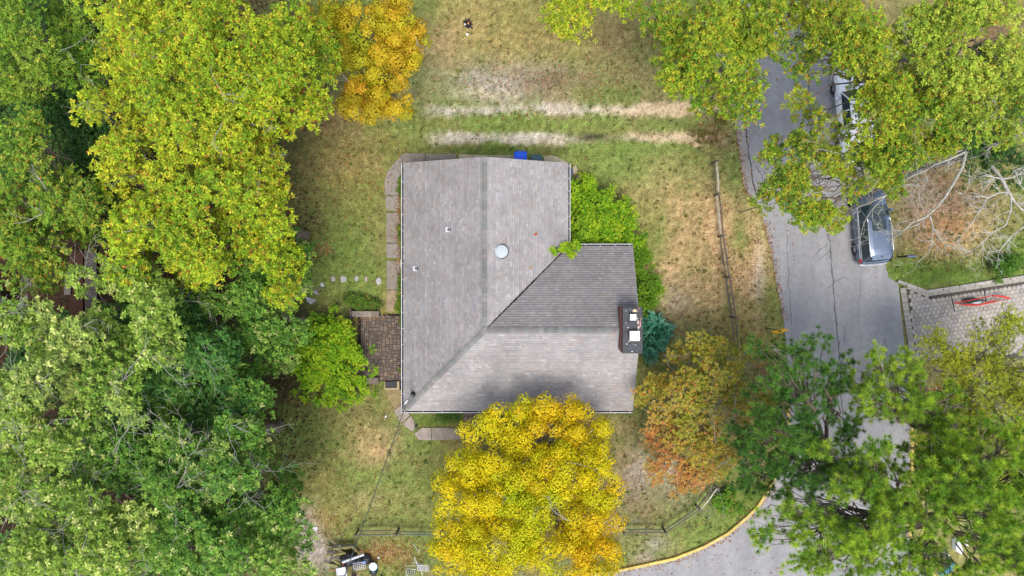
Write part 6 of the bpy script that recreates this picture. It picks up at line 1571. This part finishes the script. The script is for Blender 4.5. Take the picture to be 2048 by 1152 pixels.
def vehicle(name, label, cat, loc, rz, L, W, H, paint, kind):
    root = thing(name, loc, label, cat, rz=rz)
    w = W/2; f = L/2; GL = M['gloss'] if kind == 'suv' else M['white_gloss']
    hood = 1.08 if kind == 'suv' else 1.14
    yc = f - 1.42 if kind == 'suv' else f - 1.45       # cowl
    if kind == 'suv':
        secs = [(-f,w*.84,.42,.78,.90),(-f+.06,w*.92,.33,.92,1.02),(-f+.3,w*.98,.28,1.0,1.08),(-f+.9,w,.26,1.0,1.10),(0,w,.26,.99,1.09),(yc-.2,w,.26,.99,1.10),(yc,w*.995,.26,.98,1.10),(yc+.4,w*.985,.27,.94,1.05),(f-.45,w*.95,.28,.88,.98),(f-.15,w*.87,.30,.78,.90),(f-.03,w*.78,.36,.68,.78),(f,w*.66,.42,.6,.68)]
    else:
        secs = [(-f,w*.97,.5,1.05,1.18),(-f+.1,w,.42,1.08,1.2),(-f+.8,w,.38,1.08,1.2),(-.6,w,.36,1.08,1.2),(yc,w,.36,1.05,1.18),(yc+.4,w*.985,.36,1.02,1.14),(f-.4,w*.97,.36,.98,1.08),(f-.1,w*.92,.38,.9,1.0),(f,w*.86,.45,.8,.9)]
    body = loft([(y, half_prof(a, b, c, d)) for y, a, b, c, d in secs], None, paint).build('body', GL, root, local=True, smooth=True)
    # cabin
    if kind == 'suv': B0, B1, T0, T1, zt = -f+.18, yc+.02, -f+.42, yc-.72, H-.12
    else: B0, B1, T0, T1, zt = -.75, yc+.05, -.62, yc-.6, H-.10
    zb = 1.06 if kind == 'suv' else 1.16; wb, wt = w*.90, w*.70
    g_ = MB(); V8 = [(-wb,B0,zb),(wb,B0,zb),(wb,B1,zb),(-wb,B1,zb),(-wt,T0,zt),(wt,T0,zt),(wt,T1,zt),(-wt,T1,zt)]
    # rear corners drawn in, windscreen bowed
    g_.add(V8+[(0,B1+.14,zb),(0,T1+.07,zt+.02),(0,B0-.06,zb),(0,T0-.04,zt+.02)], [(1,2,6,5),(3,0,4,7),(2,8,9,6),(8,3,7,9),(0,10,11,4),(10,1,5,11),(4,5,6,7)])
    g_.build('windows', M['glass'], root, local=True)
    rf = loft([(y, [(a*1.02, zt-.02),(a*1.03, zt+.02),(a*.93, zt+h*.7),(a*.6, zt+h),(0, zt+h*1.08)]) for y, a, h in ((T0-.05,wt*.86,.03),(T0+.03,wt*.96,.06),(T0+.5,wt,.09),((T0+T1)/2,wt*1.01,.10),(T1-.3,wt,.09),(T1+.0,wt*.97,.05),(T1+.05,wt*.93,.02))], None, paint).build('roof', GL, root, local=True, smooth=True)
    p_ = MB()
    def pillar(a, b, t=.05): p_.beam(a, b, t, .03, paint, up=(1,0,0))
    for s in (-1, 1):
        pillar((s*wb,B1,zb),(s*wt,T1,zt), .06); pillar((s*wb,B0,zb),(s*wt,T0,zt), .12)
        if kind == 'suv':
            pillar((s*wb*1.0,.12,zb),(s*wt,.08,zt), .07); pillar((s*wb,-1.05,zb),(s*wt,-1.02,zt), .07)
        else: pillar((s*wb,.25,zb),(s*wt,.22,zt), .07)
        p_.beam((s*(wb+.012),B0+.05,zb+.01),(s*(wb+.012),B1-.02,zb+.01), .03, .03, (.7,.7,.72))
    p_.build('pillars', GL, root, local=True)
    if kind == 'suv':
        for s in (-1, 1):
            MB().tube([(s*wt*.97,T0+.12,zt+.07),(s*wt*1.0,T0+.35,zt+.125),(s*wt*1.01,(T0+T1)/2,zt+.135),(s*wt*.99,T1-.35,zt+.125),(s*wt*.95,T1-.1,zt+.06)], .03, 7).build('roof_rail', M['chrome'], root, local=True, smooth=True)
            MB().beam((s*(w*.99),-f+.35,1.0),(s*(wb+.03),yc-.05,1.075), .03, .045).build('belt_trim', M['chrome'], root, local=True)
        bevel(MB().box(-wt*.62,wt*.62,T1-.86,T1-.22,zt+.09,zt+.107,(.01,.012,.014)).build('sunroof', M['glass'], root, local=True), .01)
        bevel(MB().add([(-wt*.8,T0-.22,zt+.0),(wt*.8,T0-.22,zt+.0),(wt*.86,T0+.06,zt+.08),(-wt*.86,T0+.06,zt+.08),(-wt*.8,T0-.22,zt-.03),(wt*.8,T0-.22,zt-.03),(wt*.86,T0+.06,zt+.03),(-wt*.86,T0+.06,zt+.03)],[(0,1,2,3),(7,6,5,4),(0,4,5,1),(1,5,6,2),(2,6,7,3),(3,7,4,0)],paint).build('rear_spoiler', GL, root, local=True), .01)
        MB().tube([(-w*.84,-f+.0,.62),(-w*.5,-f-.07,.64),(0,-f-.09,.64),(w*.5,-f-.07,.64),(w*.84,-f,.62)], .05, 6).build('bumper', GL, root, local=True)
        MB().tube([(0,T0+.0,zt+.1),(0,T0-.1,zt+.16)], .02, 5).build('aerial', M['black'], root, local=True)
    else:
        # load bed with dark cover, tailgate
        bevel(MB().box(-w*.84,w*.84,-f+.08,-.85,1.20,1.235,(.8,.81,.83)).build('bed_cover', M['plain'], root, local=True), .02)
        MB().box(-w*.8,w*.8,-.83,-.77,1.2,1.5,(.8,.81,.83)).build('cab_back', GL, root, local=True)
    for s in (-1, 1):
        wheel(root, s*(w-.13), f-.98, side=s); wheel(root, s*(w-.13), -f+(.97 if kind == 'suv' else 1.15), side=s)
        if kind == 'suv':
            MB().add([(s*w*.80,-f+.02,.74),(s*w*.96,-f+.10,.76),(s*w*.995,-f+.42,.96),(s*w*.94,-f+.28,1.1),(s*w*.86,-f+.12,1.12),(s*w*.79,-f+.015,.9)], [(0,1,2,3,4,5)], (.5,.01,.015)).build('tail_light', M['red'], root, local=True)
        else: MB().box(s*w*.86-.05,s*w*.86+.05,-f-.012,-f+.05,.75,1.1,(.5,.01,.01)).build('tail_light', M['red'], root, local=True)
        MB().add([(s*w*.60,f-.0,.66),(s*w*.88,f-.13,.70),(s*w*.95,f-.4,.84),(s*w*.72,f-.14,.83)], [(0,1,2,3)]).build('headlight', M['chrome'], root, local=True)
        big = 1.0 if kind == 'suv' else 1.5
        mr_ = loft([(y, [(.02,1.08-.1*big),(.13*big,1.08-.09*big),(.15*big,1.1),(.12*big,1.08+.09*big),(.02,1.08+.1*big)]) for y in (yc-.42,yc-.36,yc-.28,yc-.25)], None, paint)
        mr_.v = [(x*.8+s*(w+.12), y, z) for x, y, z in mr_.v]; mr_.build('mirror', GL if kind == 'suv' else M['chrome'], root, local=True)
    return root
cxy = P(1729, 449)
vehicle('suv', 'dark blue-grey estate car with silver roof rails parked under the bare branch', 'car', (cxy.x+.02, cxy.y, .012), math.radians(5), 4.95, 1.98, 1.77, (0.17,0.215,0.285), 'suv')
cxy = P(1697, 238)
vehicle('pickup_truck', 'white pickup truck mostly hidden under the oak on the right of the road', 'truck', (cxy.x, cxy.y, .012), math.radians(5), 5.7, 2.0, 1.9, (0.85,0.86,0.88), 'pickup')
print('FOLIAGE TRIS', TRIS, 'objects', len(bpy.data.objects))
